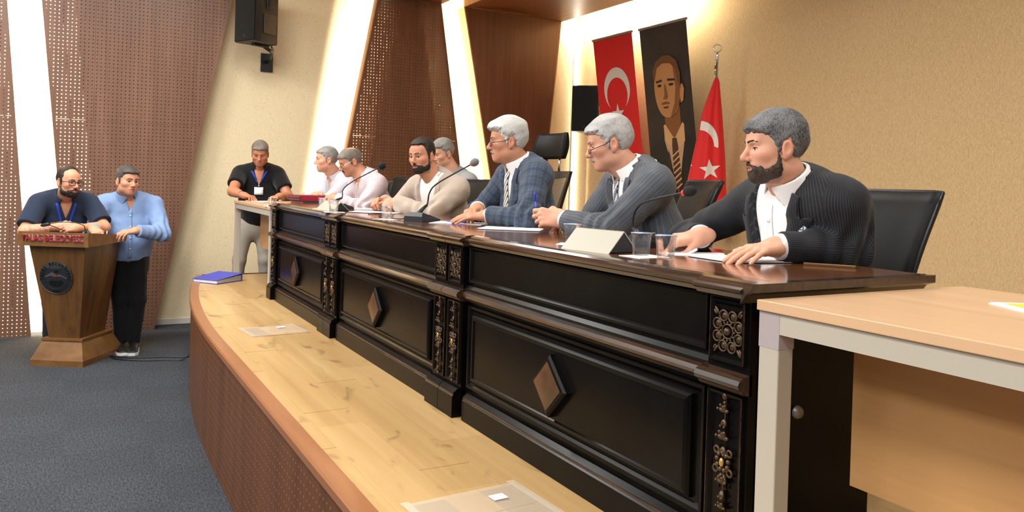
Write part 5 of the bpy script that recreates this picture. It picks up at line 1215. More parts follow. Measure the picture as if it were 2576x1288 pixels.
# round emblem on the body front (tilted with it)
b0, b1 = lp(0, -0.222, 0.234), lp(0, -0.362, 1.075); ez = (b1 - b0).normalized(); en = fx.cross(ez).normalized()
ec = b0 + ez * (0.852 * 0.66) + fx * (-0.025) + en * 0.004
em = MB().lathe([(0.001, 0), (0.148, 0), (0.150, 0.002), (0.150, 0.007), (0.147, 0.009), (0.001, 0.009)], ec, 48, fx, ez, en).build('emblem', 'emblem_plate', lec)
MB().torus(ec + en * 0.009, 0.147, 0.0022, fx, ez, 48, 6).build('rim', 'emblem_grey', em)
MB().torus(ec + en * 0.009, 0.106, 0.0016, fx, ez, 48, 6).build('inner_rim', 'emblem_ink', em)
for i, ch in enumerate('TALAS BELED\u0130YES\u0130'):
    if ch == ' ': continue
    a = math.radians(187 - i * 12.9); d = fx * math.cos(a) + ez * math.sin(a); tx_ = fx * math.sin(a) - ez * math.cos(a)
    place(text_mesh(ch, 0.036, 0.0012, offset=0.0008), 'letter', 'emblem_ink', em, ec + d * 0.127 + en * 0.0104, tx_, d, en)
place(text_mesh('1907', 0.036, 0.0012, offset=0.0008, spacing=1.15), 'year', 'emblem_ink', em, ec - ez * 0.126 + en * 0.0104, fx, ez, en)
def disc2(pts, name, m, h=0.0102): MB().prism([ec + fx * x + ez * y + en * (h - 0.001) for x, y in pts], en * 0.0012).build(name, m, em)
disc2([(-0.10, 0.012), (-0.060, 0.034), (-0.030, 0.052), (-0.004, 0.034), (0.012, 0.020), (0.034, 0.038), (0.054, 0.022), (0.10, 0.002), (0.098, -0.008), (0.05, 0.012), (0.0, 0.012), (-0.05, 0.016), (-0.098, 0.002)], 'mountain', 'emblem_grey')
disc2([(-0.020, 0.046), (-0.006, 0.062), (0.012, 0.074), (0.030, 0.062), (0.024, 0.050), (0.006, 0.044)], 'mountain', 'emblem_ink')
disc2([(0.034, 0.030), (0.037, 0.030), (0.037, 0.078), (0.034, 0.078)], 'minaret', 'emblem_ink')
disc2([(-0.066, -0.038), (-0.044, -0.030), (-0.040, -0.018), (-0.028, -0.028), (0.020, -0.028), (0.046, -0.018), (0.064, -0.034), (0.06, -0.060), (0.02, -0.084), (-0.02, -0.084), (-0.058, -0.062)], 'building', 'emblem_ink')
disc2([(-0.030, 0.008), (0.034, 0.014), (0.026, 0.026), (-0.016, 0.018)], 'flag_patch', 'emblem_red', 0.0112)
# lectern microphones: two thin goosenecks
for k, (pts, lb) in enumerate((([lp(-0.215, -0.30, 1.188), lp(-0.215, -0.31, 1.235), lp(-0.20, -0.32, 1.262), lp(-0.12, -0.33, 1.282), lp(0.0, -0.34, 1.280), lp(0.085, -0.345, 1.262)], 'thin gooseneck microphone curving left over the lectern top'), ([lp(-0.04, -0.20, 1.172), lp(0.0, -0.26, 1.20), lp(0.07, -0.33, 1.245), lp(0.115, -0.345, 1.262), lp(0.10, -0.35, 1.268)], 'second gooseneck microphone crossing low over the lectern top'))):
    r = empty('lectern_microphone', pts[0], lb, 'microphone', 'lectern microphones')
    MB().tube(smoothcurve(pts, 6), 0.0038, 6).build('gooseneck', 'black_plastic', r)
    MB().tube([pts[0] - Vector((0, 0, 0.012)), pts[0] + Vector((0, 0, 0.03))], 0.008, 8).build('socket', 'black_plastic', r)
    if k == 0:
        d = (pts[-1] - pts[-2]).normalized(); MB().tube([pts[-1] - d * 0.005, pts[-1] + d * 0.01, pts[-1] + d * 0.055, pts[-1] + d * 0.075], [0.008, 0.016, 0.017, 0.009], 10).build('foam_head', 'black_plastic', r)
# ================================================================== sealed water cups
t = mat('cup_plastic', (246, 250, 252), 0.06, trans=0.96, ior=1.25, spec=0.7)
tr = t.add('ShaderNodeBsdfTransparent'); mx = t.add('ShaderNodeMixShader'); mx.inputs[0].default_value = 0.55; t.link(t.bsdf.outputs[0], mx.inputs[1]); t.link(tr.outputs[0], mx.inputs[2]); t.link(mx.outputs[0], t.n['Material Output'].inputs['Surface'])
t = mat('cup_lid', (214, 222, 232), 0.25, metal=0.3); n_ = t.noise(t.obj(), 40.0, 1); t.link(t.ramp(n_, [(0.5, lin((222, 226, 232))), (0.56, lin((120, 176, 232)))]), t.bsdf.inputs['Base Color'])
def cup_meshes():
    n = 40; b = MB(); rings = []
    for r, z in ((0.001, 0.002), (0.026, 0.002), (0.029, 0.006), (0.030, 0.02), (0.033, 0.06), (0.0345, 0.080), (0.037, 0.084), (0.037, 0.087), (0.0345, 0.087)):
        rib = 0.0016 if 0.01 < z < 0.075 else 0.0
        rings.append([Vector(((r - rib * (1 if (k // 2) % 2 else 0)) * math.cos(2 * math.pi * k / n), (r - rib * (1 if (k // 2) % 2 else 0)) * math.sin(2 * math.pi * k / n), z)) for k in range(n)])
    b.loft(rings, True, True); l = MB().lathe([(0.001, 0.0872), (0.0372, 0.0872), (0.0372, 0.0885), (0.001, 0.0888)], (0, 0, 0), 32)
    tab = MB(); l.prism([(0.034, -0.008, 0.0873), (0.046, -0.005, 0.0885), (0.046, 0.005, 0.0885), (0.034, 0.008, 0.0873)], (0, 0, 0.0006))
    return b.mesh('cup_body'), l.mesh('lid')
ME_CUP, ME_LID = cup_meshes()
mat('napkin', (238, 236, 234), 0.8)
def cup(x, y, z, label, rot=0.0, k=1.0, napkin=True):
    r = empty('water_cup', (x, y, z + (0.0015 if napkin else 0)), label, 'cup', 'sealed cups of water'); r.rotation_euler.z = rot; r.scale = (k * 0.96, k * 0.96, k * 0.86)
    link_mesh('cup_body', ME_CUP, 'cup_plastic', r); link_mesh('lid', ME_LID, 'cup_lid', r)
    if napkin:
        s_ = 0.062; cs, sn = math.cos(rot + 0.5), math.sin(rot + 0.5)
        q = [(x + 0.02 + (a * cs - c_ * sn) * s_, y - 0.004 + (a * sn + c_ * cs) * s_, z + 0.0002) for a, c_ in ((-1, -0.85), (1.1, -0.85), (1.1, 0.85), (-1, 0.85))]
        tag(MB().prism(q, (0, 0, 0.0012)).build('napkin', 'napkin', None, (x, y, z)), 'white paper napkin under ' + label, 'napkin', 'napkins under the cups')
cup(-2.52, 1.69, ZT, 'the water cup beside the big name plate', 0.3)
cup(-2.045, 1.645, ZT, 'the left water cup of the near pair', 1.1)
cup(-1.955, 1.672, ZT, 'the right water cup of the near pair', 0.7, napkin=False)
cup(-4.24, 1.575, ZT, 'the water cup beside the middle microphone cable', 0.2)
cup(-5.07, 1.515, ZT, 'the water cup at the far desk joint', 0.9)
cup(-5.62, 1.60, ZT, 'the water cup behind the small name plate', 0.4)
cup(-6.85, 1.515, 1.486, 'the water cup in front of the person in black', 0.6)
for k in range(5):
    q = lp(0.275 - 0.045 * k, -0.36 + 0.012 * (k % 2), 1.193); r = empty('water_cup', q, ('leftmost small clear tumbler', 'second small clear tumbler from the left', 'middle small clear tumbler', 'fourth small clear tumbler from the left', 'rightmost small clear tumbler')[k] + ' in the row on the lectern', 'cup', 'tumblers on the lectern'); r.scale = (0.62, 0.62, 0.36)
    link_mesh('cup_body', ME_CUP, 'cup_plastic', r); link_mesh('lid', ME_LID, 'cup_lid', r)
# ================================================================== name plates
mat('plate_cream', (176, 171, 158), 0.35, spec=0.4); mat('plate_dark', (30, 34, 38), 0.4)
def name_plate(x0, y0, x1, y1, h, dep, label, z=ZT):
    """tent of bent sheet along the front line (x0,y0)-(x1,y1)"""
    a, c_ = Vector((x0, y0, z)), Vector((x1, y1, z)); d = (c_ - a).normalized(); n = Vector((-d.y, d.x, 0)); n = n if n.y > 0 else -n
    r = empty('name_plate', a, label, 'name plate', 'tent name plates on the desks'); up = Vector((0, 0, h)); t_ = 0.003
    top0, top1 = a + n * dep * 0.5 + up, c_ + n * dep * 0.5 + up
    MB().prism([a, c_, top1, top0], (n * h + Vector((0, 0, -dep * 0.5))).normalized() * t_).build('front_sheet', 'plate_cream', r)
    MB().prism([a + n * dep, c_ + n * dep, top1, top0], (-n * h + Vector((0, 0, -dep * 0.5))).normalized() * t_).build('back_sheet', 'plate_cream', r)
    for e, s_ in ((a, 1), (c_, -1)):
        MB().prism([e + d * s_ * 0.004 + n * 0.008 + Vector((0, 0, 0.003)), e + d * s_ * 0.004 + n * (dep - 0.008) + Vector((0, 0, 0.003)), e + d * s_ * 0.004 + n * dep * 0.5 + up * 0.9], d * s_ * 0.003).build('end_panel', 'plate_dark', r)
name_plate(-2.36, 1.535, -2.13, 1.575, 0.075, 0.15, 'large cream tent name plate between the near water cups')
name_plate(-5.55, 1.53, -5.22, 1.545, 0.062, 0.13, 'small cream tent name plate by the far desk joint')
# ================================================================== gooseneck conference microphones
mat('mic_base', (34, 36, 40), 0.4); mat('mic_foam', (22, 22, 24), 0.9); mat('mic_foam_grey', (120, 120, 116), 0.9); mat('mic_ring', (200, 30, 30), 0.4, emit=(255, 40, 40), estr=1.5); mat('mic_tube', (46, 50, 56), 0.3, metal=0.5)
def gooseneck(base, psi, path, label, foam='mic_foam', foamr=0.02, ws=1.0):
    f = frame(psi); R, Fv, U = (Vector(f[:, i]) for i in range(3)); B = Vector(base)
    r = empty('conference_microphone', B, label, 'microphone', 'gooseneck microphones on the desks')
    def P_(x, y, z): return B + (R * x + Fv * y + U * z) * ws
    MB().loft([[P_(-0.062, -0.085, 0.0), P_(0.062, -0.085, 0.0), P_(0.062, 0.085, 0.0), P_(-0.062, 0.085, 0.0)], [P_(-0.060, -0.083, 0.014), P_(0.060, -0.083, 0.014), P_(0.060, 0.083, 0.030), P_(-0.060, 0.083, 0.030)], [P_(-0.050, -0.072, 0.020), P_(0.050, -0.072, 0.020), P_(0.046, 0.060, 0.052), P_(-0.046, 0.060, 0.052)]]).build('base', 'mic_base', r)
    MB().tube([P_(-0.02, -0.045, 0.030), P_(0.02, -0.045, 0.030)], 0.006, 8).build('button', 'mic_foam', r)
    pts = [P_(0, 0.045, 0.045)] + [Vector(p) for p in path]
    MB().tube([pts[0] - Vector((0, 0, 0.01)), pts[0] + (pts[1] - pts[0]) * 0.5, pts[1]], [0.016, 0.011, 0.0075], 10).build('neck_socket', 'mic_base', r)
    cv = smoothcurve(pts, 8); MB().tube(cv, 0.0042, 8).build('gooseneck', 'mic_tube', r)
    e = cv[-1]; d = (cv[-1] - cv[-2]).normalized()
    MB().tube([e - d * 0.002, e + d * 0.012], 0.0105, 12).build('light_ring', 'mic_ring', r)
    prof = [(0.010, 0.010), (foamr * 0.86, 0.018), (foamr, 0.032), (foamr * 0.98, 0.046), (foamr * 0.7, 0.060), (0.002, 0.066)]
    x_ = d.orthogonal().normalized(); MB().lathe(prof, e, 14, x_, d.cross(x_), d).build('foam_head', foam, r)
gooseneck((-5.58, 1.70, ZT), -70, [(-5.66, 1.75, 1.60), (-5.62, 1.745, 1.66), (-5.42, 1.745, 1.72), (-4.86, 1.75, 1.825)], 'gooseneck microphone in front of the person in the checked shirt', foamr=0.024, ws=1.1)
gooseneck((-4.02, 1.70, ZT), -60, [(-4.045, 1.735, 1.61), (-4.00, 1.73, 1.68), (-3.88, 1.725, 1.735), (-3.47, 1.72, 1.835)], 'gooseneck microphone with grey foam in front of the person in the plaid suit', 'mic_foam_grey', 0.020)
gooseneck((-2.36, 1.93, ZT), -75, [(-2.42, 1.905, 1.585), (-2.415, 1.90, 1.635), (-2.375, 1.895, 1.678), (-2.28, 1.88, 1.703), (-2.085, 1.855, 1.733)], 'gooseneck microphone beside the black-suited person', foamr=0.019, ws=0.9)
def cable(pts, label, r=0.0035, name='cable', group=None):
    o = MB().tube(smoothcurve(pts, 10), r, 6).build(name, 'black_plastic', None, pts[0]); return tag(o, label, 'cable', group)
c_ = cable([(-4.11, 1.66, ZT + 0.018), (-4.16, 1.63, ZT + 0.006), (-4.35, 1.60, ZT + 0.0045), (-4.6, 1.66, ZT + 0.0045), (-4.84, 1.78, ZT + 0.0045), (-4.86, 1.70, ZT + 0.0045), (-4.80, 1.66, ZT + 0.0045)], 'black microphone cable looping across the desk top')
MB().tube([(-4.075, 1.675, ZT + 0.02), (-4.10, 1.664, ZT + 0.019), (-4.145, 1.640, ZT + 0.010)], [0.009, 0.0105, 0.0065], 10).build('plug', 'steel', c_)
# ================================================================== papers, pens, phones
mat('paper', (240, 240, 242), 0.7); mat('paper_blue', (206, 220, 238), 0.7); mat('folder_dark', (40, 44, 50), 0.5); mat('phone_bronze', (126, 92, 62), 0.25, metal=0.6); mat('phone_glass', (16, 14, 14), 0.08, spec=0.7)
def sheets(q, z, n, label, name='paper_stack', jitter=0.006, cover=None, group='paper stacks on the desks'):
    """q: four corners (x,y); n sheets fanned a little"""
    ctr = np.mean(np.array(q), 0); r = empty(name, (ctr[0], ctr[1], z), label, 'papers', group)
    if cover: MB().prism([(x, y, z + 0.0002) for x, y in q], (0, 0, 0.002)).build('clipboard', cover, r); z += 0.0023
    for k in range(n):
        a = (random.random() - 0.5) * jitter * 8; dx, dy = (random.random() - 0.5) * jitter * 3, (random.random() - 0.5) * jitter * 3
        ca, sa = math.cos(a), math.sin(a); pts = [(ctr[0] + dx + (x - ctr[0]) * ca * 0.985 - (y - ctr[1]) * sa, ctr[1] + dy + (x - ctr[0]) * sa + (y - ctr[1]) * ca * 0.985) for x, y in q]
        MB().prism([(x, y, z + 0.0011 * k + 0.0002) for x, y in pts], (0, 0, 0.0010)).build('sheet', 'paper', r)
    return r
def rect(cx, cy, a, b, deg):
    t_ = math.radians(deg); c_, s_ = math.cos(t_), math.sin(t_); return [(cx + x * c_ - y * s_, cy + x * s_ + y * c_) for x, y in ((-a, -b), (a, -b), (a, b), (-a, b))]
sheets([(-1.99, 1.80), (-1.775, 1.797), (-1.719, 2.09), (-1.93, 2.095)], ZT, 3, 'white papers on a board under the left hand of the black-suited person', cover='folder_dark')
sheets([(-2.17, 1.86), (-2.06, 1.76), (-1.96, 1.93), (-2.07, 2.03)], ZT, 2, 'white papers by the writing hand of the black-suited person')
sheets(rect(-3.36, 1.90, 0.105, 0.15, -40), ZT, 3, 'white papers on a dark board in front of the grey-suited person', cover='folder_dark')
sheets(rect(-3.86, 1.86, 0.105, 0.15, -40), ZT, 3, 'white papers under the hands of the plaid-suited person')
sheets(rect(-5.02, 1.79, 0.105, 0.15, -50), ZT, 3, 'white papers under the clasped hands of the person in beige', cover='folder_dark')
sheets(rect(-5.62, 1.90, 0.105, 0.15, -20), ZT, 2, 'white papers beside the far microphone')
sheets(rect(-8.10, 1.72, 0.10, 0.14, -70), 1.486, 2, 'white papers under the writing hands of the person in black')
sheets(rect(-7.05, 1.62, 0.10, 0.14, -85), 1.486, 2, 'white papers beside the red folders')
def slab(cx, cy, z, a, b, h, deg, name, m, label, cat, face=None):
    t_ = math.radians(deg); X, Y = Vector((math.cos(t_), math.sin(t_), 0)), Vector((-math.sin(t_), math.cos(t_), 0)); r = empty(name, (cx, cy, z), label, cat)
    MB().obox((cx, cy, z + h / 2 + 0.0003), X, Y, (0, 0, 1), a, b, h / 2, 0.002).build('case', m, r)
    if face: MB().obox((cx, cy, z + h + 0.0006), X, Y, (0, 0, 1), a * 0.94, b * 0.97, 0.0004).build('screen', face, r)
    return r
slab(-1.64, 2.06, ZT, 0.036, 0.075, 0.009, -52, 'mobile_phone', 'phone_bronze', 'bronze mobile phone on the desk by the suited elbow', 'phone', 'phone_glass')
slab(-3.52, 1.90, ZT, 0.036, 0.075, 0.009, -50, 'mobile_phone', 'black_plastic', 'black mobile phone between two white paper stacks', 'phone', 'phone_glass')
# spectacles lying on the papers
r = empty('folded_glasses', (-3.87, 1.95, ZT + 0.004), 'rimless reading glasses lying on the papers', 'glasses'); b = MB()
for k in (0, 1):
    c0 = Vector((-3.87 + 0.058 * k, 1.93 + 0.025 * k, ZT + 0.026)); b.torus(c0, 0.022, 0.0011, Vector((0.92, 0.39, 0)), Vector((0, 0, 1)), 20, 5, 1.0, 0.85)
    b.tube([c0 + Vector((0.022 * (1 if k else -1), 0.008, 0.006)), c0 + Vector((0.03 * (1 if k else -1) - 0.03, 0.07, 0.0)), c0 + Vector((0.02 * (1 if k else -1) - 0.06, 0.13, -0.02))], 0.0012, 5)
b.build('frame', 'frame_silver', r)
# pens
H10 = p10['arms'][0]['hf']; i_ = p10['arms'][0]['pr'][2]
t0 = Vector(H10.out(i_[1])); pen(t0 + Vector((-0.03, -0.02, -0.018)), t0 + Vector((0.10, 0.035, 0.062)), 'blue ballpoint pen in the right hand of the black-suited person', clear=True)
H9 = p9['arms'][1]['hf']; i_ = p9['arms'][1]['pr'][2]; t0 = Vector(H9.out(i_[1]))
pen(t0 + Vector((0.018, -0.004, -0.030)), t0 + Vector((-0.030, 0.004, 0.108)), 'blue ballpoint pen held upright by the grey-suited person')
pen((-3.93, 1.80, ZT + 0.0095), (-3.80, 1.86, ZT + 0.0095), 'blue ballpoint pen lying on the papers of the plaid-suited person')
H3 = p3['arms'][0]['hf']; t0 = Vector(H3.out(p3['arms'][0]['pr'][2][1])); pen(t0 + Vector((0.02, 0.01, -0.02)), t0 + Vector((-0.05, -0.03, 0.10)), 'blue ballpoint pen in the hand of the person in black')
H2 = p2['arms'][0]['hf']; t0 = Vector(H2.out(p2['arms'][0]['pr'][2][1])); pen(t0 + Vector((0.01, 0.0, -0.03)), t0 + Vector((-0.02, 0.02, 0.09)), 'blue ballpoint pen held by the person in light blue', clear=True)
H6 = p6['arms'][0]['hf']; t0 = Vector(H6.out(p6['arms'][0]['pr'][2][1])); pen(t0 + Vector((-0.03, -0.01, -0.02)), t0 + Vector((0.07, 0.03, 0.01)), 'dark blue pen between the clasped hands of the person in beige')
# red folders stacked with notched fronts
mat('folder_red', (150, 26, 48), 0.5); mat('folder_edge', (112, 62, 60), 0.8)
for k, (z, dx, dy, lb, m) in enumerate(((1.486, 0.03, 0.02, 'lower dark folder of the pile beside the water cup', 'folder_dark'), (1.536, 0.0, 0.0, 'upper red folder with frayed page ends on the pile', 'folder_red'))):
    cx, cy = -7.02 + dx, 1.95 + dy; t_ = math.radians(97); X, Y = Vector((math.cos(t_), math.sin(t_), 0)), Vector((-math.sin(t_), math.cos(t_), 0))
    r = empty('file_folder', (cx, cy, z), lb, 'folder', 'file folders on the far desk')
    MB().obox((cx, cy, z + 0.002), X, Y, (0, 0, 1), 0.21, 0.15, 0.0018).build('back_cover', m, r)
    MB().obox((cx, cy, z + 0.046), X, Y, (0, 0, 1), 0.21, 0.15, 0.0018).build('front_cover', m, r)
    MB().obox(Vector((cx, cy, z + 0.024)) - Y * 0.149, X, Y, (0, 0, 1), 0.21, 0.0018, 0.0235).build('spine', m, r)
    for q in range(7): MB().obox(Vector((cx, cy, z + 0.007 + 0.0058 * q)) - X * (0.012 + 0.010 * random.random()) + Y * 0.003, X, Y, (0, 0, 1), 0.21, 0.142, 0.0023).build('divider', 'folder_edge', r)
# ================================================================== things on the stage and carpet
mat('binder_blue', (62, 70, 168), 0.45); t = mat('clear_sheet', (236, 230, 216), 0.12, spec=0.5)
tr = t.add('ShaderNodeBsdfTransparent'); mx = t.add('ShaderNodeMixShader'); mx.inputs[0].default_value = 0.82; t.link(t.bsdf.outputs[0], mx.inputs[1]); t.link(tr.outputs[0], mx.inputs[2]); t.link(mx.outputs[0], t.n['Material Output'].inputs['Surface']); mat('brushed_plate', (196, 162, 116), 0.4)
r = empty('ring_binder', (-7.75, 1.22, ZS), 'blue ring binder lying at the stage corner', 'binder'); X, Y = Vector((0.80, 0.60, 0)).normalized(), Vector((-0.60, 0.80, 0)).normalized(); c0 = Vector((-7.78, 1.235, ZS))
MB().obox(c0 + Vector((0, 0, 0.003)), X, Y, (0, 0, 1), 0.15, 0.165, 0.002).build('back_cover', 'binder_blue', r)
MB().prism([c0 + X * 0.15 - Y * 0.165 + Vector((0, 0, 0.032)), c0 + X * 0.15 + Y * 0.165 + Vector((0, 0, 0.070)), c0 - X * 0.15 + Y * 0.165 + Vector((0, 0, 0.070)), c0 - X * 0.15 - Y * 0.165 + Vector((0, 0, 0.032))], (0, 0, 0.003)).build('front_cover', 'binder_blue', r)
MB().prism([c0 + X * 0.145 + Y * 0.163 + Vector((0, 0, 0.004)), c0 - X * 0.145 + Y * 0.163 + Vector((0, 0, 0.004)), c0 - X * 0.145 + Y * 0.163 + Vector((0, 0, 0.070)), c0 + X * 0.145 + Y * 0.163 + Vector((0, 0, 0.070))], Y * 0.003).build('spine', 'binder_blue', r)
for q in range(6):
    z0, z1 = 0.006 + 0.004 * q, 0.008 + 0.009 * q
    MB().prism([c0 + X * 0.143 - Y * (0.158 - 0.004 * (q % 2)) + Vector((0, 0, z0)), c0 + X * 0.143 + Y * 0.155 + Vector((0, 0, z1)), c0 - X * 0.14 + Y * 0.155 + Vector((0, 0, z1)), c0 - X * 0.14 - Y * 0.155 + Vector((0, 0, z0))], (0, 0, 0.0032)).build('page_block', 'paper', r)
for k, (cx, cy, a, b_, dg, lb) in enumerate(((-5.20, 1.175, 0.15, 0.175, 6, 'clear plastic floor cover taped over a socket in mid stage'), (-2.10, 1.13, 0.17, 0.20, 3, 'clear plastic floor cover at the bottom edge of the picture'))):
    r = empty('floor_cover', (cx, cy, ZS), lb, 'floor cover', 'socket covers on the stage'); t_ = math.radians(dg); X, Y = Vector((math.cos(t_), math.sin(t_), 0)), Vector((-math.sin(t_), math.cos(t_), 0))
    MB().obox((cx, cy, ZS + 0.004), X, Y, (0, 0, 1), a, b_, 0.0025).build('sheet', 'clear_sheet', r)
    for i in range(2):
        for j in range(3): MB().obox(Vector((cx, cy, ZS + 0.0009)) + X * (i - 0.5) * a * 0.95 + Y * (j - 1) * b_ * 0.62, X, Y, (0, 0, 1), a * 0.46, b_ * 0.30, 0.0006).build('socket_flap', 'brushed_plate', r)
    for s_ in (-1, 1): MB().obox(Vector((cx, cy, ZS + 0.0072)) + Y * s_ * b_ * 0.97, X, Y, (0, 0, 1), a * 1.08, 0.014, 0.0005).build('tape', 'clear_sheet', r)
    MB().obox(Vector((cx, cy, ZS + 0.0068)) - X * a * 0.5 + Y * b_ * 0.45, X, Y, (0, 0, 1), 0.02, 0.026, 0.0004).build('sticker', 'paper', r)
cable([(-8.35, 0.36, 0.006), (-8.20, 0.43, 0.006), (-8.10, 0.62, 0.006), (-8.06, 0.80, 0.006), (-7.98, 0.98, 0.006), (-8.0, 1.03, 0.02), (-8.12, 1.06, 0.14)], 'upper black cable trailing from the lectern to the stage', 0.006, group='floor cables')
cable([(-8.32, 0.35, 0.006), (-8.12, 0.42, 0.006), (-7.98, 0.60, 0.006), (-7.92, 0.80, 0.006), (-7.86, 0.93, 0.006), (-7.84, 0.985, 0.03)], 'lower black cable trailing from the lectern to the stage', 0.006, group='floor cables')
# printed sheet on the right-hand desk
mat('print_yellow', (240, 196, 74), 0.6); mat('print_pink', (222, 160, 138), 0.6)
r = empty('printed_magazine', (-0.98, 1.98, 1.486), 'printed pages with yellow and pink blocks on the right desk', 'papers'); X, Y = Vector((0.86, -0.50, 0)), Vector((0.50, 0.86, 0)); c0 = Vector((-0.93, 2.0, 1.486))
for q in range(3): MB().obox(c0 + Vector((0.004 * q, -0.003 * q, 0.0012 + 0.002 * q)), X, Y, (0, 0, 1), 0.15, 0.105, 0.0009).build('page', 'paper', r)
for (u, v, a, b_, m) in ((-0.085, -0.03, 0.045, 0.055, 'print_yellow'), (0.02, -0.03, 0.045, 0.055, 'print_yellow'), (-0.03, 0.065, 0.10, 0.022, 'print_pink'), (0.10, 0.0, 0.03, 0.07, 'print_pink')): MB().obox(c0 + X * u + Y * v + Vector((0.008, -0.006, 0.0065)), X, Y, (0, 0, 1), a, b_, 0.0003).build('print_block', m, r)
# ================================================================== loudspeakers
mat('speaker_case', (24, 25, 27), 0.5, spec=0.35); t = mat('speaker_grille', (8, 8, 9), 0.6, spec=0.25)
n_ = t.noise(t.obj(), 260.0, 1); t.bump(n_, 0.4, 0.002)
def speaker(c0, psi, h, w_, d_, label, tilt=0.0):
    f = frame(psi, tilt); R, Fv, U = (Vector(f[:, i]) for i in range(3)); C = Vector(c0); r = empty('loudspeaker', C - U * h / 2, label, 'loudspeaker', 'black wall loudspeakers')
    def ring(k, z): return [C + R * (x * w_ / 2) + Fv * (y * d_ / 2) + U * z for x, y in ((-1 * k, 1), (1 * k, 1), (1 * k, 0.55), (0.72 * k, -1), (-0.72 * k, -1), (-1 * k, 0.55))]
    MB().loft([ring(0.95, -h / 2), ring(1, -h / 2 + 0.015), ring(1, h / 2 - 0.015), ring(0.95, h / 2)]).build('cabinet', 'speaker_case', r)
    MB().obox(C + Fv * (d_ / 2 + 0.006), R, Fv, U, w_ / 2 * 0.96, 0.008, h / 2 * 0.97, 0.006).build('grille', 'speaker_grille', r)
    MB().torus(C + Fv * (d_ / 2 + 0.0145) - U * (h * 0.40) - R * (w_ * 0.0), 0.014, 0.0015, R, U, 20, 5).build('badge', 'emblem_grey', r)
    for sx in (-1, 1):
        sd = (R * sx * (1.0) + Fv * -0.0).normalized(); o_ = C + R * (sx * w_ * 0.44) - Fv * d_ * 0.12
        tdir = (R * (sx * 0.14 * w_) + Fv * (0.775 * d_)).normalized()   # along the slanted side
        nrm = tdir.cross(U) * (1 if (tdir.cross(U)).dot(R * sx) > 0 else -1)
        hb_ = MB().obox(o_ + U * h * 0.20 + nrm * 0.004, tdir, nrm, U, 0.055, 0.004, 0.085, 0.003).build('handle_recess', 'black_plastic', r)
        MB().obox(o_ + U * h * 0.20 + nrm * 0.012 + tdir * 0.02, tdir, nrm, U, 0.013, 0.006, 0.07, 0.003).build('handle_grip', 'speaker_case', hb_)
        MB().obox(o_ - U * h * 0.18 + nrm * 0.004, tdir, nrm, U, 0.10, 0.004, 0.11, 0.003).build('side_panel', 'black_plastic', r)
    return r, C, R, Fv, U
r, C, R, Fv, U = speaker((-9.28, 1.835, 3.575), -64, 0.66, 0.36, 0.34, 'black loudspeaker on a bracket high on the left wall')
MB().obox(C - U * 0.345 - Fv * 0.04, R, Fv, U, 0.03, 0.10, 0.012).build('bracket_plate', 'black_plastic', r)
MB().tube([C - U * 0.35 - Fv * 0.10, Vector((-9.42, 2.03, 3.19)), Vector((-9.62, 2.05, 3.14)), Vector((-9.77, 2.05, 3.12))], 0.022, 8).build('bracket_arm', 'black_plastic', r)
MB().box(-9.80, -9.775, 1.98, 2.12, 3.00, 3.22).build('wall_plate', 'black_plastic', r)
MB().tube(smoothcurve([C - U * 0.30 - Fv * 0.17, C - U * 0.36 - Fv * 0.22, Vector((-9.60, 2.06, 3.25)), Vector((-9.76, 2.09, 3.40))], 6), 0.005, 6).build('lead', 'black_plastic', r)
r, C, R, Fv, U = speaker((-9.08, 6.26, 2.80), -42, 0.63, 0.36, 0.34, 'black loudspeaker in the back corner beside the red banner')
MB().tube([C - Fv * 0.16, Vector((-9.21, 6.42, 2.80)), Vector((-9.21, 6.54, 2.80))], 0.02, 8).build('bracket_arm', 'black_plastic', r)
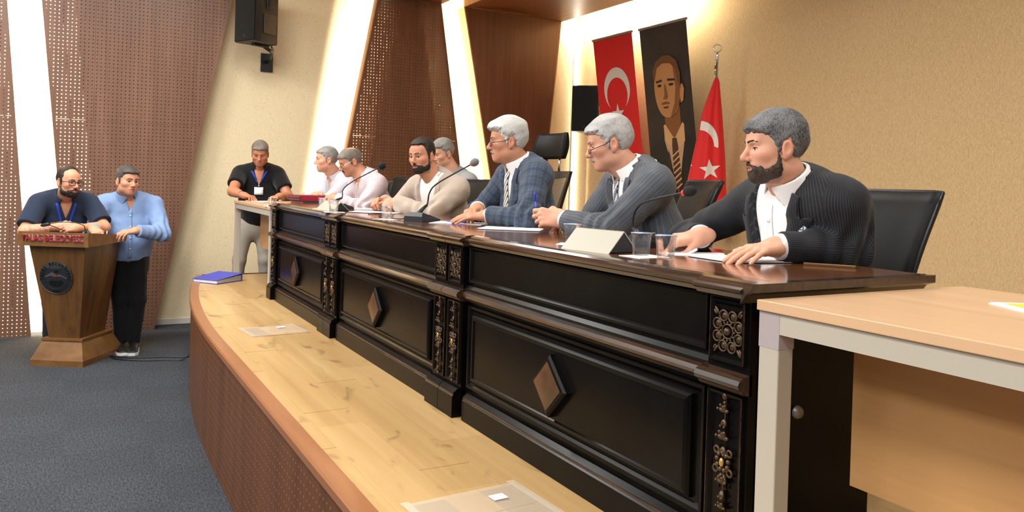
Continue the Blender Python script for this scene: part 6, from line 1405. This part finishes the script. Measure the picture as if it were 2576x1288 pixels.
# ================================================================== banners and flag
mat('flag_red', (226, 26, 26), 0.65, sheen=0.2); mat('flag_white', (238, 230, 218), 0.7); mat('rail_metal', (158, 154, 146), 0.45, metal=0.15)
t = mat('print_dark', (36, 30, 30), 0.7); t.link(t.ramp(t.noise(t.obj(), 2.2, 2), [(0.35, lin((30, 25, 26))), (0.7, lin((50, 40, 36)))]), t.bsdf.inputs['Base Color'])
mat('sepia_skin', (196, 142, 88), 0.7); mat('sepia_shade', (138, 88, 48), 0.7); mat('sepia_hair', (108, 72, 42), 0.7); mat('sepia_dark', (44, 28, 20), 0.7); mat('sepia_suit', (17, 15, 18), 0.7); mat('sepia_shirt', (206, 166, 128), 0.7); mat('sepia_tie', (74, 44, 30), 0.7); mat('sepia_light', (222, 176, 120), 0.7)
class Banner:
    def __init__(s, xl, xr, ztop, zbot, yt, yb, m, label):
        s.xl, s.w, s.zt, s.zb, s.yt, s.yb = xl, xr - xl, ztop, zbot, yt, yb; s.r = empty('hanging_banner', (xl, yt, zbot), label, 'banner', 'banners on the back wall'); s.h = ztop - zbot; s.layer = 0; s.ku = s.kv = 1
        s.n = Vector((0, -(ztop - zbot), yb - yt)).normalized(); 
        b = MB(); N = 16; fr_, bk = [], []
        for i in range(N + 1):
            v = i / N; fr_.append([s.pt(u / 8 * s.w, v * s.h) for u in range(9)])
        vs = [p for row_ in fr_ for p in row_] + [p - s.n * 0.002 for row_ in fr_ for p in row_]; n9 = 9; T_ = (N + 1) * 9; fs = []
        for i in range(N):
            for j in range(8): q = (i * 9 + j, i * 9 + j + 1, (i + 1) * 9 + j + 1, (i + 1) * 9 + j); fs += [q, tuple(T_ + k for k in q[::-1])]
        b.raw(vs, fs, True); b.build('cloth', m, s.r)
        p, q = s.pt(-0.01, -0.005), s.pt(s.w + 0.01, -0.005); MB().tube([p, q], 0.016, 10).build('top_rail', 'rail_metal', s.r)
        for u in (0.03, s.w - 0.03): MB().tube([s.pt(u, -0.01), s.pt(u, -0.01) + Vector((0, 0, 4.6 - ztop))], 0.0012, 4).build('wire', 'rail_metal', s.r)
    def pt(s, u, v, lift=0.0):
        """u metres from the left edge, v metres down from the top; gentle bow"""
        t_ = v / s.h; return Vector((s.xl + u, s.yt + (s.yb - s.yt) * t_ + 0.008 * math.sin(u * 5 + v * 1.5), s.zt - v)) + s.n * lift
    def print(s, pts, name, m, lay=None):
        """flat print: closed outline in (u, v), densely subdivided so that it follows the cloth"""
        pts = [(min(max(0.43 + (u - 0.44) * s.ku, 0.0), s.w), min(v * s.kv, s.h)) if s.kv != 1 else (u, v) for u, v in pts]
        s.layer += 1; L = 0.0012 + 0.0006 * (s.layer if lay is None else lay)
        bm = bmesh.new(); vs = [bm.verts.new((u, v, 0)) for u, v in pts]; f_ = bm.faces.new(vs); f_.normal_update(); bmesh.ops.triangulate(bm, faces=[f_], ngon_method='EAR_CLIP')
        for _ in range(2): bmesh.ops.subdivide_edges(bm, edges=[e for e in bm.edges if e.calc_length() > 0.08], cuts=1)
        bmesh.ops.triangulate(bm, faces=bm.faces[:])
        for v_ in bm.verts: v_.co = s.pt(v_.co.x, v_.co.y, L)
        b = MB(); b.bm(bm, True); return b.build(name, m, s.r)
def crescent(cx, cy, R1, r2, off, ang, n=40):
    """outline of a crescent; ang = direction of the opening"""
    d = math.acos(max(-1, min(1, (R1 * R1 - r2 * r2 + off * off) / (2 * off * R1)))); e = math.pi - math.acos(max(-1, min(1, (r2 * r2 - R1 * R1 + off * off) / (2 * off * r2)))) 
    out = [(cx + R1 * math.cos(ang + a), cy + R1 * math.sin(ang + a)) for a in np.linspace(d, 2 * math.pi - d, n)]
    ox, oy = cx + off * math.cos(ang), cy + off * math.sin(ang)
    inn = [(ox + r2 * math.cos(ang + a), oy + r2 * math.sin(ang + a)) for a in np.linspace(2 * math.pi - e, e, n)]
    return out + inn[1:-1]
def star(cx, cy, R1, rot): return [(cx + (R1 if k % 2 == 0 else R1 * 0.382) * math.cos(rot + k * math.pi / 5), cy + (R1 if k % 2 == 0 else R1 * 0.382) * math.sin(rot + k * math.pi / 5)) for k in range(10)]
bn = Banner(-8.77, -7.925, 3.69, 0.95, 6.12, 6.53, 'flag_red', 'red banner with white crescent and star on the back wall')
bn.print(crescent(0.43, 0.68, 0.285, 0.228, 0.075, math.pi / 2), 'crescent', 'flag_white'); bn.print(star(0.42, 1.00, 0.145, -math.pi / 2), 'star', 'flag_white')
bn = Banner(-7.78, -6.925, 3.685, 0.95, 6.12, 6.53, 'print_dark', 'tall dark portrait banner of a figure in suit and tie')
def oval(cx, cy, a, b_, n=28, e=1.0): return [(cx + a * math.copysign(abs(math.cos(t_)) ** e, math.cos(t_)), cy + b_ * math.copysign(abs(math.sin(t_)) ** e, math.sin(t_))) for t_ in (2 * math.pi * k / n for k in range(n))]
bn.ku, bn.kv = 1.13, 1.34
# generic portrait print: background figure in sepia
bn.print([(0.0, 2.735), (0.0, 1.16), (0.10, 1.06), (0.30, 0.98), (0.40, 0.90), (0.60, 0.90), (0.70, 0.98), (0.80, 1.04), (0.855, 1.10), (0.855, 2.735)], 'suit', 'sepia_suit')
bn.print([(0.34, 0.90), (0.64, 0.90), (0.66, 1.00), (0.585, 1.22), (0.50, 1.52), (0.42, 1.24), (0.335, 1.02)], 'shirt', 'sepia_shirt')
bn.print([(0.36, 0.72), (0.62, 0.72), (0.62, 0.92), (0.50, 1.00), (0.37, 0.92)], 'neck', 'sepia_shade')
bn.print([(0.335, 0.885), (0.365, 0.875), (0.50, 1.01), (0.43, 1.075), (0.35, 1.02)], 'collar', 'sepia_light'); bn.print([(0.645, 0.865), (0.665, 0.885), (0.66, 1.03), (0.575, 1.085), (0.50, 1.01)], 'collar', 'sepia_light')
bn.print([(0.465, 1.00), (0.535, 1.00), (0.545, 1.06), (0.565, 1.36), (0.505, 1.50), (0.445, 1.36), (0.455, 1.06)], 'tie', 'sepia_tie')
for k in range(7): bn.print([(0.448, 1.16 + 0.05 * k), (0.562, 1.10 + 0.05 * k), (0.562, 1.115 + 0.05 * k), (0.448, 1.175 + 0.05 * k)], 'tie_stripe', 'sepia_light', 8)
bn.print([(0.64, 0.56), (0.69, 0.53), (0.715, 0.58), (0.69, 0.68), (0.65, 0.70)], 'ear', 'sepia_skin')
bn.print(oval(0.445, 0.545, 0.212, 0.275, 32, 0.9), 'face', 'sepia_skin')
bn.print([(0.56, 0.36), (0.62, 0.40), (0.657, 0.54), (0.63, 0.70), (0.54, 0.80), (0.47, 0.82), (0.55, 0.70), (0.585, 0.56)], 'face_shade', 'sepia_shade')
bn.print([(0.24, 0.50), (0.225, 0.40), (0.28, 0.315), (0.40, 0.27), (0.52, 0.275), (0.63, 0.33), (0.672, 0.44), (0.665, 0.58), (0.625, 0.50), (0.60, 0.40), (0.52, 0.345), (0.40, 0.335), (0.30, 0.37)], 'hair', 'sepia_hair')
bn.print([(0.27, 0.485), (0.37, 0.475), (0.375, 0.495), (0.27, 0.505)], 'eyebrow', 'sepia_dark'); bn.print([(0.46, 0.475), (0.58, 0.482), (0.59, 0.502), (0.46, 0.496)], 'eyebrow', 'sepia_dark')
bn.print(oval(0.325, 0.530, 0.036, 0.012, 14), 'eye', 'sepia_dark'); bn.print(oval(0.52, 0.530, 0.040, 0.012, 14), 'eye', 'sepia_dark')
bn.print([(0.405, 0.52), (0.425, 0.52), (0.455, 0.635), (0.43, 0.655), (0.37, 0.652), (0.40, 0.62)], 'nose', 'sepia_shade')
bn.print([(0.34, 0.690), (0.41, 0.675), (0.48, 0.688), (0.475, 0.700), (0.41, 0.697), (0.345, 0.702)], 'moustache', 'sepia_hair'); bn.print([(0.365, 0.722), (0.46, 0.720), (0.44, 0.735), (0.38, 0.735)], 'mouth', 'sepia_tie')
bn.print(oval(0.49, 1.62, 0.016, 0.016, 12), 'suit_button', 'sepia_shade'); bn.print(oval(0.815, 1.52, 0.045, 0.05, 14), 'hand', 'sepia_skin')
bn.print([(0.40, 1.10), (0.47, 1.42), (0.50, 1.56), (0.46, 1.50), (0.38, 1.24)], 'lapel', 'sepia_dark')
# draped flag on its pole
FC = Vector((-6.46, 6.17, 0)); FD = Vector((0.72, 0.69, 0)).normalized(); FN = Vector((0.69, -0.72, 0)).normalized()
kz = [2.985, 2.94, 2.60, 2.12, 1.68, 1.40, 1.31]; ko = [0.0, 0.0, -0.035, -0.055, -0.080, -0.065, -0.05]; ka = [0.012, 0.03, 0.105, 0.172, 0.226, 0.218, 0.200]
def fl_par(z): zz = kz[::-1]; return float(np.interp(z, zz, ko[::-1])), float(np.interp(z, zz, ka[::-1]))
def fl_pt(x, z, lift=0.0, back=False):
    o_, a = fl_par(z); q = max(-1.0, min(1.0, x / a)); dep = 0.55 * a * math.sqrt(max(0.0, 1 - q * q)); rip = 0.016 * min(1, a / 0.15) * math.sin(q * 7.0 + 1.2 * z) * (1 - q * q)
    return FC + FD * (o_ + x) + FN * ((-dep * 0.6 if back else dep + rip) + lift) + Vector((0, 0, z))
r = empty('flag_on_pole', FC + Vector((0, 0, ZS)), 'red flag with crescent and star draped on a chrome pole', 'flag')
rings = []; M_ = 28
for z in np.linspace(1.31, 2.985, 30):
    a = fl_par(z)[1]; cs = [-math.cos(math.pi * k / M_) * a for k in range(M_ + 1)]
    rings.append([fl_pt(x, z + (0.02 * math.cos(x * 30) if z < 1.35 else 0)) for x in cs] + [fl_pt(x, z, back=True) for x in cs[-2:0:-1]])
MB().loft(rings, True, True).build('cloth', 'flag_red', r)
def fl_print(pts, name, lift=0.004):
    bm = bmesh.new(); f_ = bm.faces.new([bm.verts.new((u, v, 0)) for u, v in pts]); f_.normal_update(); bmesh.ops.triangulate(bm, faces=[f_], ngon_method='EAR_CLIP')
    for _ in range(3): bmesh.ops.subdivide_edges(bm, edges=[e for e in bm.edges if e.calc_length() > 0.02], cuts=1)
    bmesh.ops.triangulate(bm, faces=bm.faces[:])
    for v_ in bm.verts:
        o_, a = fl_par(v_.co.y); x = max(-a * 0.985, min(a * 0.985, v_.co.x - o_)); v_.co = fl_pt(x, v_.co.y, lift)
    b = MB(); b.bm(bm, True); b.build(name, 'flag_white', r)
out_ = [(-0.155 + 0.20 * math.cos(a), 2.23 + 0.26 * math.sin(a)) for a in np.linspace(math.radians(88), math.radians(-8), 22)]; inn_ = [(-0.165 + 0.165 * math.cos(a), 2.205 + 0.185 * math.sin(a)) for a in np.linspace(math.radians(2), math.radians(88), 22)]
fl_print(out_ + inn_, 'crescent'); fl_print(star(-0.035, 1.955, 0.118, math.pi / 2 + 0.12), 'star')
fl_print([(-0.262, 2.02), (-0.225, 2.0), (-0.25, 1.985)], 'crescent_tip')
MB().tube([FC + Vector((0, 0, ZS + 0.03)), FC + Vector((0, 0, 3.20))], 0.014, 10).build('pole', 'chrome', r)
MB().lathe([(0.15, 0), (0.15, 0.015), (0.05, 0.03), (0.02, 0.06)], FC + Vector((0, 0, ZS)), 24).build('base', 'chrome', r)
MB().lathe([(0.012, 0), (0.02, 0.02), (0.012, 0.05), (0.018, 0.07), (0.006, 0.10)], FC + Vector((0, 0, 3.15)), 12).build('finial_stem', 'chrome', r)
MB().torus(FC + Vector((0, 0, 3.29)), 0.042, 0.007, FD, (0, 0, 1), 24, 8).build('finial_ring', 'chrome', r)
MB().tube([FC + Vector((0.02, 0, 3.0)) - FD * 0.03, FC + Vector((0.02, 0, 3.1)) - FD * 0.03], 0.01, 8).build('flag_clip', 'chrome', r)
# low wooden cabinet behind the desks
wood('cabinet_wood', (150, 104, 56), (190, 142, 88), 0, 0.4)
r = empty('low_cabinet', (-7.0, 5.6, ZS), 'low light wood cabinet behind the desks near the flag', 'cabinet')
MB().box(-7.25, -6.70, 5.45, 5.85, ZS, ZS + 0.62, 0.004).build('body', 'cabinet_wood', r)
d_ = MB().box(-7.235, -6.98, 5.435, 5.449, ZS + 0.05, ZS + 0.60, 0.003).build('door', 'cabinet_wood', r); MB().box(-7.0, -6.99, 5.42, 5.4345, ZS + 0.30, ZS + 0.38).build('handle', 'chrome', d_)
d_ = MB().box(-6.97, -6.715, 5.435, 5.449, ZS + 0.05, ZS + 0.60, 0.003).build('door', 'cabinet_wood', r); MB().box(-6.96, -6.95, 5.42, 5.4345, ZS + 0.30, ZS + 0.38).build('handle', 'chrome', d_)
